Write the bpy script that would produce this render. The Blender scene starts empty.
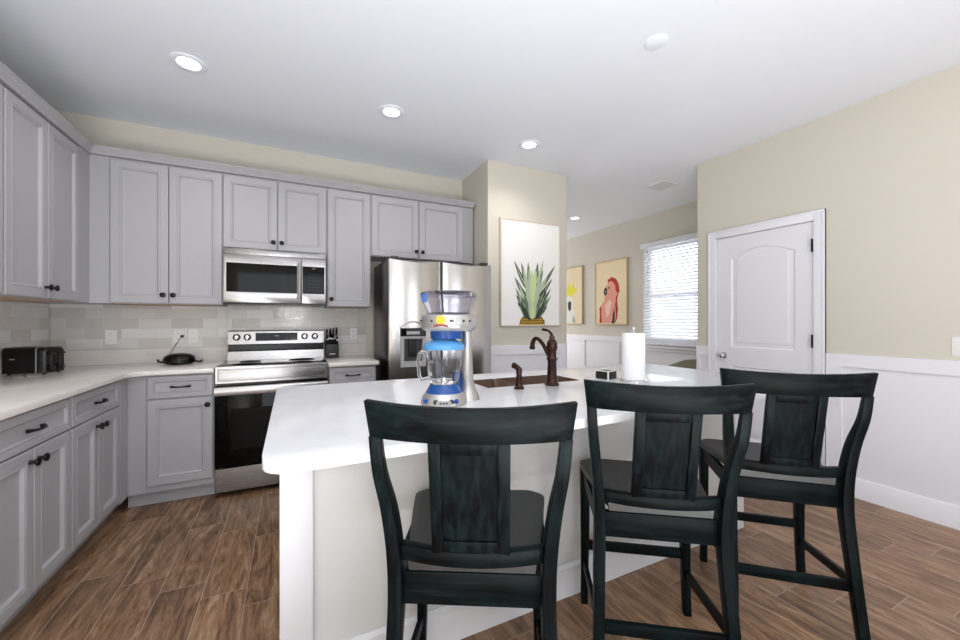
import bpy, bmesh, math, random
from mathutils import Vector, Matrix
from mathutils.geometry import tessellate_polygon
R = math.radians
random.seed(7)
SC = bpy.context.scene
COL = SC.collection

# ------------------------------------------------------------------ camera
cam = bpy.data.cameras.new('camera'); co = bpy.data.objects.new('camera', cam); COL.objects.link(co)
cam.lens = 384.5 / 960 * 36; cam.sensor_width = 36; cam.shift_y = 1.5 / 960
cam.clip_start = .05
co.location = (0, 0, 1.24); co.rotation_euler = (R(90), 0, -R(26.08))
SC.camera = co
# ------------------------------------------------------------------ world, lights, exposure
SC.view_settings.view_transform = 'Standard'; SC.view_settings.look = 'None'
SC.view_settings.gamma = 1; SC.view_settings.use_curve_mapping = False
SC.view_settings.exposure = 0.03
W = bpy.data.worlds.new('world'); SC.world = W; W.use_nodes = True
W.node_tree.nodes['Background'].inputs[0].default_value = (.86, .93, 1, 1)
W.node_tree.nodes['Background'].inputs[1].default_value = 1.2

def area(name, loc, rot, sx, sy, power, col=(1, 1, 1)):
    l = bpy.data.lights.new(name, 'AREA'); l.shape = 'RECTANGLE'; l.size = sx; l.size_y = sy
    l.energy = power; l.color = col
    o = bpy.data.objects.new(name, l); COL.objects.link(o); o.location = loc; o.rotation_euler = rot
    return o
# daylight coming in through the rear sliding door and rear window, the dining window
area('daylight_slider', (-.15, -3.3, 1.3), (R(90), 0, 0), 1.9, 2.1, 30, (.97, .985, 1))
area('daylight_rear_window', (2.4, -3.3, 1.5), (R(90), 0, 0), 1.3, 1.4, 15, (.97, .985, 1))
area('daylight_dining_window', (4.95, 3.51, 1.7), (R(90), 0, R(90)), 1.2, 1.6, 17, (.97, .985, 1))
area('hall_fill', (3.6, 7.8, 1.3), (R(90), 0, R(180)), 1.6, 2.0, 60, (.97, .985, 1))  # added fill light at the unseen hall end, lifts the dining ceiling
# added up-facing fill panel near the floor behind the camera, brightens the ceiling
area('ceiling_fill', (-.1, -1.1, .25), (R(180), 0, 0), 2.8, 1.8, 185, (.97, .985, 1))
l = bpy.data.lights.new('camera_flash', 'POINT'); l.energy = 14; l.shadow_soft_size = .05; l.color = (1, 1, 1)
o = bpy.data.objects.new('camera_flash', l); COL.objects.link(o); o.location = (.03, -.12, 1.36)
DOWN = [(-.55, 2.81), (.655, 2.81), (1.85, 2.81), (3.77, 4.5), (-.55, .2), (2.6, -1.2)]
for x, y in DOWN:
    l = bpy.data.lights.new('downlight_beam', 'SPOT'); l.energy = 18; l.spot_size = R(140); l.spot_blend = .8
    l.shadow_soft_size = .06; l.color = (1, .97, .93)
    o = bpy.data.objects.new('downlight_beam', l); COL.objects.link(o); o.location = (x, y, 2.755)

# ------------------------------------------------------------------ helpers: materials
def s2l(c):
    return tuple((v / 12.92 if v <= .04045 else ((v + .055) / 1.055) ** 2.4) for v in c)
def rgb(r, g, b): return s2l((r / 255, g / 255, b / 255)) + (1,)

class N:
    def __init__(s, name, col=(.8, .8, .8, 1), rough=.5, metal=0, **kw):
        s.m = bpy.data.materials.new(name); s.m.use_nodes = True; s.t = s.m.node_tree
        s.b = s.t.nodes['Principled BSDF']
        s.set('Base Color', col); s.set('Roughness', rough); s.set('Metallic', metal)
        for k, v in kw.items(): s.set(k.replace('_', ' '), v)
    def set(s, k, v):
        if hasattr(v, 'is_output') or isinstance(v, bpy.types.NodeSocket): s.t.links.new(v, s.b.inputs[k])
        else: s.b.inputs[k].default_value = v
    def n(s, typ, ins=None, **props):
        n = s.t.nodes.new(typ)
        for k, v in props.items(): setattr(n, k, v)
        for k, v in (ins or {}).items():
            if isinstance(v, bpy.types.NodeSocket): s.t.links.new(v, n.inputs[k])
            else: n.inputs[k].default_value = v
        return n
    def math(s, op, a, b=0.0, c=0.0):
        return s.n('ShaderNodeMath', {0: a, 1: b, 2: c}, operation=op).outputs[0]
    def pos(s, scale=(1, 1, 1), obj=True, loc=(0, 0, 0)):
        tc = s.n('ShaderNodeTexCoord')
        mp = s.n('ShaderNodeMapping', {'Vector': tc.outputs['Object']})
        if not obj:
            g = s.n('ShaderNodeNewGeometry'); s.t.links.new(g.outputs['Position'], mp.inputs['Vector'])
        mp.inputs['Scale'].default_value = scale; mp.inputs['Location'].default_value = loc
        return mp.outputs[0]
    def noise(s, vec, scale=5, detail=3, rough=.5):
        return s.n('ShaderNodeTexNoise', {'Vector': vec, 'Scale': scale, 'Detail': detail, 'Roughness': rough}).outputs['Fac']
    def ramp(s, fac, stops):
        r = s.n('ShaderNodeValToRGB', {'Fac': fac}); e = r.color_ramp.elements
        while len(e) < len(stops): e.new(.5)
        for el, (p, c) in zip(e, stops): el.position = p; el.color = c
        return r.outputs[0]
    def mix(s, fac, a, b, blend='MIX'):
        n = s.n('ShaderNodeMix', data_type='RGBA', blend_type=blend)
        for i, v in ((0, fac), (6, a), (7, b)):
            if isinstance(v, bpy.types.NodeSocket): s.t.links.new(v, n.inputs[i])
            else: n.inputs[i].default_value = v
        return n.outputs[2]
    def bump(s, h, strength=.2, dist=.01):
        b = s.n('ShaderNodeBump', {'Height': h, 'Strength': strength, 'Distance': dist}); s.set('Normal', b.outputs[0])

M = {}
def plain(k, col, rough=.5, metal=0, **kw):
    M[k] = N(k, col, rough, metal, **kw).m; return M[k]

def paint(k, col, rough=.55, bs=.05, sc=180):
    a = N(k, col, rough); a.bump(a.noise(a.pos(obj=False), sc, 2), bs, .002); M[k] = a.m
paint('wall_paint', rgb(208, 203, 191), .7)
paint('ceiling_paint', rgb(234, 238, 246), .8, .12, 90)
paint('white_trim', rgb(232, 232, 239), .38, .02)
paint('island_panel', rgb(206, 207, 207), .45, .03)
paint('island_white', rgb(218, 219, 224), .4, .02)
paint('cabinet_grey', rgb(172, 171, 175), .42, .02)
paint('taupe_cabinet', rgb(84, 76, 70), .45, .02)
plain('bare_wood', rgb(178, 150, 122), .6)
plain('black_iron', rgb(26, 24, 24), .35, .6)
plain('black_plastic', rgb(10, 10, 11), .22, Specular_IOR_Level=.3)
plain('black_satin', rgb(22, 22, 23), .45)
plain('dark_grey', rgb(62, 62, 64), .4)
plain('label_grey', rgb(170, 170, 172), .5)
plain('black_glass', rgb(6, 6, 7), .05, Specular_IOR_Level=.18)
plain('chrome', rgb(215, 215, 218), .12, 1)
plain('white_plastic', rgb(232, 230, 228), .35)
plain('slot_dark', rgb(60, 58, 56), .6)
plain('paper', rgb(244, 244, 246), .9)
plain('blue_plastic', rgb(16, 72, 146), .2)
plain('pale_blue_plastic', rgb(80, 148, 204), .2)
plain('silver_plastic', rgb(186, 184, 182), .28, .75)
plain('amber', rgb(225, 160, 40), .5)
plain('yellow', rgb(232, 178, 30), .5)
plain('red', rgb(134, 44, 64), .5)
plain('bronze_dark', rgb(58, 38, 33), .25, .8)
plain('olive_fabric', rgb(126, 124, 102), .95)
plain('canvas_white', rgb(240, 238, 236), .7)
plain('canvas_cream', rgb(232, 214, 178), .8)
plain('frame_pale', rgb(214, 202, 184), .5)
plain('frame_gold', rgb(200, 176, 138), .5)
plain('leaf_dark', rgb(48, 58, 52), .7); plain('leaf_mid', rgb(96, 116, 92), .7)
plain('leaf_pale', rgb(176, 192, 160), .7); plain('leaf_lime', rgb(196, 214, 160), .7)
plain('pine_gold', rgb(212, 172, 48), .7); plain('pine_brown', rgb(104, 78, 30), .7)
plain('bird_pink', rgb(226, 156, 136), .8); plain('bird_red', rgb(176, 44, 44), .8)
plain('bird_dark', rgb(40, 40, 42), .8); plain('bird_pale', rgb(240, 200, 184), .8)
plain('bird_white', rgb(224, 224, 214), .8); plain('bird_yellow', rgb(222, 214, 40), .8)
plain('bird_grey', rgb(150, 152, 148), .8)
a = N('blind_white', rgb(244, 245, 248), .5)
tr = a.n('ShaderNodeBsdfTranslucent', {'Color': rgb(240, 242, 248)}); mx = a.n('ShaderNodeMixShader', {0: .25, 1: a.b.outputs[0], 2: tr.outputs[0]})
a.t.links.new(mx.outputs[0], a.t.nodes['Material Output'].inputs[0]); M['blind_white'] = a.m
plain('grille_dark', rgb(222, 223, 228), .6)
a = N('lamp_glow', (1, 1, 1, 1), .5); a.set('Emission Color', (1, .97, .93, 1)); a.set('Emission Strength', 9.0); M['lamp_glow'] = a.m
a = N('clear_glass', (.97, .98, 1, 1), .02); a.set('Transmission Weight', 1.0); a.set('IOR', 1.3); M['clear_glass'] = a.m
a = N('tinted_clear', rgb(238, 238, 248), .03); a.set('Transmission Weight', 1.0); a.set('IOR', 1.25); M['tinted_clear'] = a.m
a = N('window_glass', (.95, .98, 1, 1), .02); a.set('Transmission Weight', 1.0); a.set('IOR', 1.02); M['window_glass'] = a.m
# brushed stainless
def steel(k, col, sc=(2, 2, 260), rough=.24):
    a = N(k, col, rough, 1.0); f = a.noise(a.pos(sc), 3, 2)
    a.set('Roughness', a.math('MULTIPLY_ADD', f, .12, rough - .06)); a.bump(f, .03, .001); M[k] = a.m
steel('steel', rgb(156, 154, 154), (3, 3, 900), .26); steel('fridge_steel', rgb(186, 183, 182), (700, 700, 2), .2)
steel('dark_steel', rgb(80, 76, 74), (3, 3, 700), .3); steel('sink_steel', rgb(122, 98, 82), (60, 60, 60), .35)
# quartz counters
def quartz(k, base, fleck):
    a = N(k, base, .12); v = a.noise(a.pos(obj=False), 9, 6, .65)
    v2 = a.noise(a.pos(obj=False), 160, 2)
    c = a.mix(a.ramp(v, [(.52, (0, 0, 0, 1)), (.75, (1, 1, 1, 1))]), base, fleck)
    c = a.mix(a.ramp(v2, [(.62, (0, 0, 0, 1)), (.72, (.5, .5, .5, 1))]), c, fleck)
    a.set('Base Color', c); M[k] = a.m
quartz('quartz_white', rgb(226, 226, 230), rgb(217, 217, 223))
quartz('quartz_warm', rgb(226, 220, 216), rgb(216, 210, 206))
# wood-look plank tile floor, planks .179 wide running along Y, .6 long
a = N('plank_floor', rough=.42)
g = a.n('ShaderNodeNewGeometry'); sp = a.n('ShaderNodeSeparateXYZ', {0: g.outputs['Position']})
x, y = sp.outputs[0], sp.outputs[1]
cx = a.math('DIVIDE', a.math('ADD', x, .545 + 1.79), .179); ci = a.math('FLOOR', cx)
ry = a.math('DIVIDE', a.math('ADD', a.math('ADD', y, -2.22 + 12), a.math('MULTIPLY', a.math('ADD', ci, -10.0), .132)), .6); ri = a.math('FLOOR', ry)
idv = a.n('ShaderNodeCombineXYZ', {0: ci, 1: ri, 2: 0.0}).outputs[0]
wn = a.n('ShaderNodeTexWhiteNoise', {'Vector': idv}); rnd = wn.outputs['Value']
gv = a.n('ShaderNodeCombineXYZ', {0: a.math('MULTIPLY', x, 15.0), 1: a.math('MULTIPLY', y, 2.6), 2: a.math('MULTIPLY', rnd, 40.0)}).outputs[0]
n1 = a.n('ShaderNodeTexNoise', {'Vector': gv, 'Scale': 1.0, 'Detail': 6, 'Roughness': .68, 'Distortion': 1.3}).outputs['Fac']
gv2 = a.n('ShaderNodeCombineXYZ', {0: a.math('MULTIPLY', x, 6.0), 1: a.math('MULTIPLY', y, 2.4), 2: a.math('MULTIPLY', rnd, 17.0)}).outputs[0]
n2 = a.n('ShaderNodeTexNoise', {'Vector': gv2, 'Scale': 1.0, 'Detail': 4, 'Roughness': .6, 'Distortion': .8}).outputs['Fac']
gv3 = a.n('ShaderNodeCombineXYZ', {0: a.math('MULTIPLY', x, 120.0), 1: a.math('MULTIPLY', y, 9.0), 2: rnd}).outputs[0]
n3 = a.n('ShaderNodeTexNoise', {'Vector': gv3, 'Scale': 1.0, 'Detail': 3, 'Roughness': .6}).outputs['Fac']
c1 = a.ramp(n1, [(.32, rgb(54, 38, 28)), (.44, rgb(104, 78, 58)), (.54, rgb(146, 116, 92)), (.68, rgb(188, 164, 142))])
c2 = a.mix(a.math('MULTIPLY', a.ramp(n2, [(.3, (0, 0, 0, 1)), (.7, (1, 1, 1, 1))]), .45), c1, rgb(140, 114, 94))
c3 = a.mix(.22, c2, a.ramp(n3, [(.35, rgb(70, 50, 40)), (.65, rgb(176, 150, 130))]))
tint = a.n('ShaderNodeHueSaturation', {'Color': c3, 'Value': a.math('MULTIPLY_ADD', rnd, .28, .76), 'Saturation': 1.16}).outputs[0]
fx = a.math('ABSOLUTE', a.math('SUBTRACT', a.math('FRACT', cx), .5)); fy = a.math('ABSOLUTE', a.math('SUBTRACT', a.math('FRACT', ry), .5))
gr = a.math('MAXIMUM', a.math('GREATER_THAN', fx, .5 - .0016 / .179), a.math('GREATER_THAN', fy, .5 - .0016 / .6))
a.set('Base Color', a.mix(a.math('MULTIPLY', gr, .75), tint, rgb(166, 150, 138)))
a.bump(a.math('SUBTRACT', a.math('MULTIPLY', n1, .5), gr), .18, .004)
a.set('Roughness', a.math('MULTIPLY_ADD', n1, .2, .32)); M['plank_floor'] = a.m
# glossy hand-made subway tiles .205 x .077
a = N('subway_tile', rough=.05)
g = a.n('ShaderNodeNewGeometry'); sp = a.n('ShaderNodeSeparateXYZ', {0: g.outputs['Position']})
u_ = a.math('ADD', sp.outputs[0], sp.outputs[1]); z_ = sp.outputs[2]
rz = a.math('DIVIDE', a.math('ADD', z_, -1.026 + .77), .0775); rzi = a.math('FLOOR', rz)
cu = a.math('ADD', a.math('DIVIDE', a.math('ADD', u_, 20 - .02), .205), a.math('MULTIPLY', rzi, .5)); cui = a.math('FLOOR', cu)
idv = a.n('ShaderNodeCombineXYZ', {0: cui, 1: rzi, 2: 0.0}).outputs[0]
wn = a.n('ShaderNodeTexWhiteNoise', {'Vector': idv}); rnd = wn.outputs['Value']
tc_ = a.ramp(rnd, [(0, rgb(194, 189, 184)), (.35, rgb(206, 202, 198)), (.6, rgb(216, 213, 210)), (1, rgb(226, 225, 225))])
fx = a.math('ABSOLUTE', a.math('SUBTRACT', a.math('FRACT', cu), .5)); fz = a.math('ABSOLUTE', a.math('SUBTRACT', a.math('FRACT', rz), .5))
gr = a.math('MAXIMUM', a.math('GREATER_THAN', fx, .5 - .0012 / .205), a.math('GREATER_THAN', fz, .5 - .0012 / .0775))
a.set('Base Color', a.mix(gr, tc_, rgb(206, 202, 197)))
wob = a.noise(a.pos(obj=False), 42, 2)
a.bump(a.math('SUBTRACT', wob, a.math('MULTIPLY', gr, .5)), 1.0, .0013); M['subway_tile'] = a.m
# dark distressed chair paint, grain along x / y / z
def stain(k, sc, sp=.08, g=1):
    a = N(k, rough=.38, Specular_IOR_Level=sp); v = a.pos(sc); v0 = a.pos((1, 1, 1))
    f = a.noise(v, 1, 5, .65); bl = a.noise(v0, 7, 3, .6)
    c = a.ramp(f, [(.36, rgb(4, 5, 6)), (.52, rgb(10, 13, 15)), (.68, rgb(19, 28, 31))])
    t = a.mix(a.math('MULTIPLY', a.ramp(bl, [(.45, (0, 0, 0, 1)), (.8, (1, 1, 1, 1))]), f), c, rgb(17, 36, 37))
    a.set('Base Color', t); a.set('Roughness', a.math('MULTIPLY_ADD', f, .25, .28)); a.bump(f, .12, .002); M[k] = a.m
stain('stain_x', (4, 60, 60)); stain('stain_y', (60, 4, 60)); stain('stain_seat', (60, 4, 60), .9); stain('stain_z', (60, 60, 4))
a = N('panel_door_white', rgb(230, 230, 236), .35); a.bump(a.noise(a.pos((40, 40, 3)), 3, 3), .05, .002); M['panel_door_white'] = a.m

# ------------------------------------------------------------------ helpers: meshes
class MB:
    def __init__(s): s.v = []; s.f = []; s.mi = []; s.cur = 0
    def add(s, vs, fs):
        o = len(s.v); s.v += [tuple(v) for v in vs]; s.f += [[i + o for i in f] for f in fs]; s.mi += [s.cur] * len(fs); return s
    def box(s, x0, x1, y0, y1, z0, z1):
        return s.add([(x, y, z) for z in (z0, z1) for y in (y0, y1) for x in (x0, x1)],
                     [(0, 2, 3, 1), (4, 5, 7, 6), (0, 1, 5, 4), (2, 6, 7, 3), (0, 4, 6, 2), (1, 3, 7, 5)])
    def loft(s, secs, cap=True, closed=False):
        n = len(secs[0]); vs = [p for q in secs for p in q]; fs = []
        m = len(secs)
        for i in range(m if closed else m - 1):
            a, b = i * n, ((i + 1) % m) * n
            for j in range(n): fs.append((a + j, a + (j + 1) % n, b + (j + 1) % n, b + j))
        if cap and not closed: fs.append(tuple(range(n - 1, -1, -1))); fs.append(tuple(range((m - 1) * n, m * n)))
        return s.add(vs, fs)
    def lathe(s, prof, c=(0, 0, 0), n=24, axis='z', sx=1, sy=1):
        secs = []
        for r, z in prof:
            q = []
            for k in range(n):
                t = 2 * math.pi * k / n; p = (r * math.cos(t) * sx, r * math.sin(t) * sy, z)
                if axis == 'x': p = (p[2], p[0], p[1])
                if axis == 'y': p = (p[0], p[2], p[1])
                q.append((p[0] + c[0], p[1] + c[1], p[2] + c[2]))
            secs.append(q)
        return s.loft(secs)
    def tube(s, pts, rad, n=10):
        pts = [Vector(p) for p in pts]; secs = []
        up = None
        for i, p in enumerate(pts):
            d = (pts[min(i + 1, len(pts) - 1)] - pts[max(i - 1, 0)]).normalized()
            if up is None: up = d.orthogonal().normalized()
            up = (up - d * up.dot(d)).normalized(); w = d.cross(up)
            r = rad[i] if isinstance(rad, (list, tuple)) else rad
            secs.append([p + (up * math.cos(2 * math.pi * k / n) + w * math.sin(2 * math.pi * k / n)) * r for k in range(n)])
        return s.loft(secs)
    def prism(s, poly, z0, z1, holes=(), f=None):
        # poly: 2D outline in (x,y); f maps (x,y,z)
        f = f or (lambda x, y, z: (x, y, z))
        loops = [list(poly)] + [list(h) for h in holes]
        flat = [p for l in loops for p in l]; n = len(flat)
        tri = tessellate_polygon([[Vector((p[0], p[1], 0)) for p in l] for l in loops])
        vs = [f(p[0], p[1], z0) for p in flat] + [f(p[0], p[1], z1) for p in flat]
        fs = [tuple(t) for t in tri] + [tuple(i + n for i in t) for t in tri]
        o = 0
        for l in loops:
            for j in range(len(l)): a, b = o + j, o + (j + 1) % len(l); fs.append((a, b, b + n, a + n))
            o += len(l)
        return s.add(vs, fs)
    def rings(s, w, h, prof, f, back=0.0):
        # nested rectangles: prof (inset, depth); f(x,z,d) -> world
        secs = [[(0, 0, back), (w, 0, back), (w, h, back), (0, h, back)]] + \
               [[(i, i, d), (w - i, i, d), (w - i, h - i, d), (i, h - i, d)] for i, d in prof]
        return s.loft([[f(*p) for p in q] for q in secs])
    def build(s, name, mat, parent=None, bevel=0, seg=2, smooth=True, ang=40):
        me = bpy.data.meshes.new(name); bm = bmesh.new()
        vs = [bm.verts.new(v) for v in s.v]
        for f, mi in zip(s.f, s.mi):
            try: bm.faces.new([vs[i] for i in f]).material_index = mi
            except ValueError: pass
        bmesh.ops.recalc_face_normals(bm, faces=bm.faces)
        if bevel:
            es = [e for e in bm.edges if len(e.link_faces) == 2 and e.calc_face_angle(0) > R(35)]
            bmesh.ops.bevel(bm, geom=es, offset=bevel, segments=seg, profile=.5, affect='EDGES', clamp_overlap=True)
        for e in bm.edges:
            if len(e.link_faces) == 2 and e.calc_face_angle(0) > R(ang): e.smooth = False
        for f in bm.faces: f.smooth = smooth
        off = Vector((0, 0, 0)); p = parent
        while p is not None: off += p.location; p = p.parent
        if parent is None:
            xs = [v.co for v in bm.verts]
            off = Vector(((min(v.x for v in xs) + max(v.x for v in xs)) / 2, (min(v.y for v in xs) + max(v.y for v in xs)) / 2, min(v.z for v in xs)))
        for v in bm.verts: v.co -= off
        bm.to_mesh(me); bm.free()
        for m in (mat if isinstance(mat, (list, tuple)) else [mat]): me.materials.append(M[m] if isinstance(m, str) else m)
        o = bpy.data.objects.new(name, me); COL.objects.link(o)
        if parent is None: o.location = off
        else: o.parent = parent
        return o

def tag(o, label=None, cat=None, group=None, kind=None):
    for k, v in (('label', label), ('category', cat), ('group', group), ('kind', kind)):
        if v: o[k] = v
    return o
def empty(name, loc, label=None, cat=None, group=None, rz=0):
    o = bpy.data.objects.new(name, None); COL.objects.link(o); o.location = loc; o.rotation_euler = (0, 0, rz)
    o.empty_display_size = .05
    return tag(o, label, cat, group)
def structure(o): o['kind'] = 'structure'; return o
def copy_tree(o, parent=None):
    c = o.copy(); COL.objects.link(c); c.parent = parent
    for ch in list(o.children): copy_tree(ch, c)
    return c
def box(x0, x1, y0, y1, z0, z1): return MB().box(x0, x1, y0, y1, z0, z1)

# ------------------------------------------------------------------ the room
XL, YB, XR, ZC, XF, YREAR = -1.573, 3.855, 3.575, 2.775, 4.63, -3.5
PX0, PX1, PY = 1.67, 2.625, 3.245
structure(box(XL - .1, XF + .1, YREAR - .1, 8.1, -.1, 0).build('floor', 'plank_floor'))
structure(box(XL - .1, XF + .1, YREAR - .1, 8.1, ZC, ZC + .1).build('ceiling', 'ceiling_paint'))
structure(box(XL - .1, XL, YREAR - .1, YB + .1, 0, ZC).build('wall_left', 'wall_paint'))
structure(box(XL, PX0, YB, YB + .1, 0, ZC).build('wall_back', 'wall_paint'))
r_ = .035
pier = [(PX0, 8.0), (PX0, PY), ] + [(PX1 - r_ + r_ * math.cos(t), PY + r_ + r_ * math.sin(t)) for t in [R(-90 + 15 * k) for k in range(7)]] + [(PX1, 8.0)]
structure(MB().prism(pier, 0, ZC).build('wall_pantry', 'wall_paint'))
structure(box(PX1, XF + .1, 8.0, 8.1, 0, ZC).build('wall_hall_end', 'wall_paint'))
# right wall with the closet door opening, and its return towards the dining room
DY0, DY1, DZ = 1.507, 2.262, 2.012
m = MB(); m.box(XR, XR + .12, YREAR - .1, DY0, 0, ZC); m.box(XR, XR + .12, DY1, 2.45, 0, ZC); m.box(XR, XR + .12, DY0, DY1, DZ, ZC)
m.box(XR + .12, XF + .1, 2.33, 2.45, 0, ZC); m.box(XR + .9, XR + 1.0, YREAR, 2.33, 0, ZC)
structure(m.build('wall_right', 'wall_paint'))
# dining wall with window
WY0, WY1, WZ0, WZ1 = 3.05, 3.975, .9, 2.31
m = MB(); m.box(XF, XF + .12, 2.45, WY0, 0, ZC); m.box(XF, XF + .12, WY1, 8.0, 0, ZC)
m.box(XF, XF + .12, WY0, WY1, 0, WZ0); m.box(XF, XF + .12, WY0, WY1, WZ1, ZC)
structure(m.build('wall_dining', 'wall_paint'))
# rear wall with a slider and a window
m = MB(); SX0, SX1 = -1.1, .8; RX0, RX1, RZ0, RZ1 = 1.7, 3.1, .75, 2.3
m.box(XL, SX0, YREAR - .12, YREAR, 0, ZC); m.box(SX0, SX1, YREAR - .12, YREAR, 2.45, ZC); m.box(SX1, RX0, YREAR - .12, YREAR, 0, ZC)
m.box(RX0, RX1, YREAR - .12, YREAR, 0, RZ0); m.box(RX0, RX1, YREAR - .12, YREAR, RZ1, ZC); m.box(RX1, XR, YREAR - .12, YREAR, 0, ZC)
structure(m.build('wall_rear', 'wall_paint'))

def window_unit(name, f, w, h, mid=True):
    """f(a, z, d): a along the wall, d out of the room"""
    def fb(m, a0, a1, z0, z1, d0, d1):
        return m.loft([[f(a0, z0, d0), f(a1, z0, d0), f(a1, z1, d0), f(a0, z1, d0)], [f(a0, z0, d1), f(a1, z0, d1), f(a1, z1, d1), f(a0, z1, d1)]])
    m = MB()
    for q in ((0, .05, 0, h), (w - .05, w, 0, h), (.05, w - .05, 0, .05), (.05, w - .05, h - .05, h)): fb(m, *q, .05, .1)
    if mid: fb(m, .05, w - .05, h / 2 - .025, h / 2 + .025, .05, .09)
    else: fb(m, w / 2 - .04, w / 2 + .04, .05, h - .05, .05, .09)
    o = structure(m.build(name, 'white_trim'))
    g = fb(MB(), .05, w - .05, .05, h - .05, .07, .074).build('pane', 'window_glass', o)
    return o
window_unit('window_1', lambda a, z, d: (XF + d, WY1 - a, WZ0 + z), WY1 - WY0, WZ1 - WZ0)
window_unit('window_2', lambda a, z, d: (RX0 + a, YREAR - d, RZ0 + z), RX1 - RX0, RZ1 - RZ0)
window_unit('door_2', lambda a, z, d: (SX0 + a, YREAR - d, z), SX1 - SX0, 2.45, False)

# wainscot: panel skin, flat rail, stiles, baseboard
def wains(name, f, L, stiles, ends=True):
    m = MB()
    def b(a0, a1, z0, z1, d): 
        m.loft([[f(a0, z0, 0), f(a1, z0, 0), f(a1, z1, 0), f(a0, z1, 0)], [f(a0, z0, d), f(a1, z0, d), f(a1, z1, d), f(a0, z1, d)]])
    b(0, L, 0, .96, .004); b(0, L, .915, 1.005, .018)
    for s0, s1 in stiles: b(s0, s1, .14, .92, .016)
    structure(m.build(name, 'white_trim'))
    m = MB()
    m.loft([[f(a, 0, 0), f(a, 0, .018), f(a, .125, .018), f(a, .14, .01), f(a, .14, 0)] for a in (0, L)])
    return m
T = []
wains('trim_1', lambda a, z, d: (XR - d, DY0 - .072 - a, z), DY0 - .072 - YREAR, [(0, .09), (1.25, 1.34), (2.5, 2.59), (3.75, 3.84)]).build('baseboard_right', 'white_trim')
structure(bpy.data.objects['baseboard_right'])
structure(wains('trim_2', lambda a, z, d: (XR - d, 2.45 - a, z), 2.45 - DY1 - .072, [(0, .03)]).build('baseboard_right_end', 'white_trim'))
structure(wains('trim_3', lambda a, z, d: (PX0 + a, PY - d, z), PX1 - PX0 - .035, [(0, .1), (.82, .92)]).build('baseboard_pantry', 'white_trim'))
structure(wains('trim_4', lambda a, z, d: (XF - d, 2.45 + a, z), 5.55, [(k * .8 + 2.0, k * .8 + 2.09) for k in range(5)]).build('baseboard_dining', 'white_trim'))
structure(wains('trim_5', lambda a, z, d: (PX1 + d, PY + .035 + a, z), 4.7, [(0, .09), (.9, .99), (1.8, 1.89)]).build('baseboard_hall', 'white_trim'))
# window stool and apron of the dining window
structure(MB().box(XF - .05, XF + .05, WY0 - .05, WY1 + .05, .868, .9).box(XF - .02, XF, WY0 - .02, WY1 + .02, .82, .868).build('trim_6', 'white_trim', bevel=.003))

# blinds
def blind(name, f, w, h, pitch, label, cat, tilt=28, wand=True):
    r = empty(name, f(w / 2, 0, 0), label, cat)
    def fb(m, a0, a1, z0, z1, d0, d1):
        return m.loft([[f(a0, z0, d0), f(a1, z0, d0), f(a1, z1, d0), f(a0, z1, d0)], [f(a0, z0, d1), f(a1, z0, d1), f(a1, z1, d1), f(a0, z1, d1)]])
    fb(MB(), -.02, w + .02, h - .03, h + .04, -.075, 0).build('valance', 'blind_white', r, bevel=.004)
    m = MB(); n = int((h - .08) / pitch)
    for k in range(n):
        z = h - .06 - pitch * k; t = R(tilt); dz, dd = .024 * math.sin(t), .024 * math.cos(t)
        m.loft([[f(a, z - dz, -.035 - dd), f(a, z - dz + .002, -.035 - dd), f(a, z + dz + .002, -.035 + dd), f(a, z + dz, -.035 + dd)] for a in (.01, w - .01)])
    m.build('slats', 'blind_white', r)
    fb(MB(), .01, w - .01, .0, .02, -.06, -.01).build('bottom_rail', 'blind_white', r, bevel=.003)
    m = MB()
    for a in (.12, w / 2, w - .12): m.tube([f(a, .01, -.062), f(a, h - .03, -.062)], .0012, 6)
    m.build('ladder_cord', 'blind_white', r)
    if wand: MB().tube([f(.07, h - .04, -.07), f(.07, h - .62, -.072)], .004, 8).build('tilt_wand', 'clear_glass', r)
    return r
blind('window_blind', lambda a, z, d: (XF - .003 + d, WY1 + .01 - a, WZ0 + .01 + z), WY1 - WY0 + .02, WZ1 - WZ0 + .0, .043,
      'white horizontal slat blind covering the dining window', 'blind', 40)
# closet door (door_1), casing, hinges, knob
cas = MB()
def casb(a0, a1, z0, z1, d=.018): cas.box(XR - d, XR, a0, a1, z0, z1)
cw = .068
casb(DY0 - cw, DY0 + .003, 0, DZ + cw); casb(DY1 - .003, DY1 + cw, 0, DZ + cw); casb(DY0, DY1, DZ - .003, DZ + cw)
casb(DY0 - cw, DY0 - cw + .016, 0, DZ + cw, .024); casb(DY1 + cw - .016, DY1 + cw, 0, DZ + cw, .024); casb(DY0 - cw, DY1 + cw, DZ + cw - .016, DZ + cw, .0243)
cas.box(XR, XR + .12, DY0, DY0 + .002, 0, DZ); cas.box(XR, XR + .12, DY1 - .002, DY1, 0, DZ); cas.box(XR, XR + .12, DY0, DY1, DZ - .002, DZ)
structure(cas.build('trim_7', 'white_trim', bevel=.002))
dw = DY1 - DY0 - .01; dx = XR + .004
def fd(a, z, d): return (dx - d, DY1 - .005 - a, .008 + z)
def arch(w0, w1, z0, z1, rise, n=14):
    return [(w0, z0), (w1, z0)] + [(w1 + (w0 - w1) * k / n, z1 + rise * math.sin(math.pi * k / n)) for k in range(n + 1)]
m = MB()
dh = DZ - .014
o1 = arch(.125, dw - .125, 1.0, 1.80, .075); o2 = arch(.125, dw - .125, .2, .83, 0, 2)
m.prism([(0, 0), (dw, 0), (dw, dh), (0, dh)], 0, -.036, [o1, o2], lambda x, y, z: fd(x, y, z))
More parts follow.
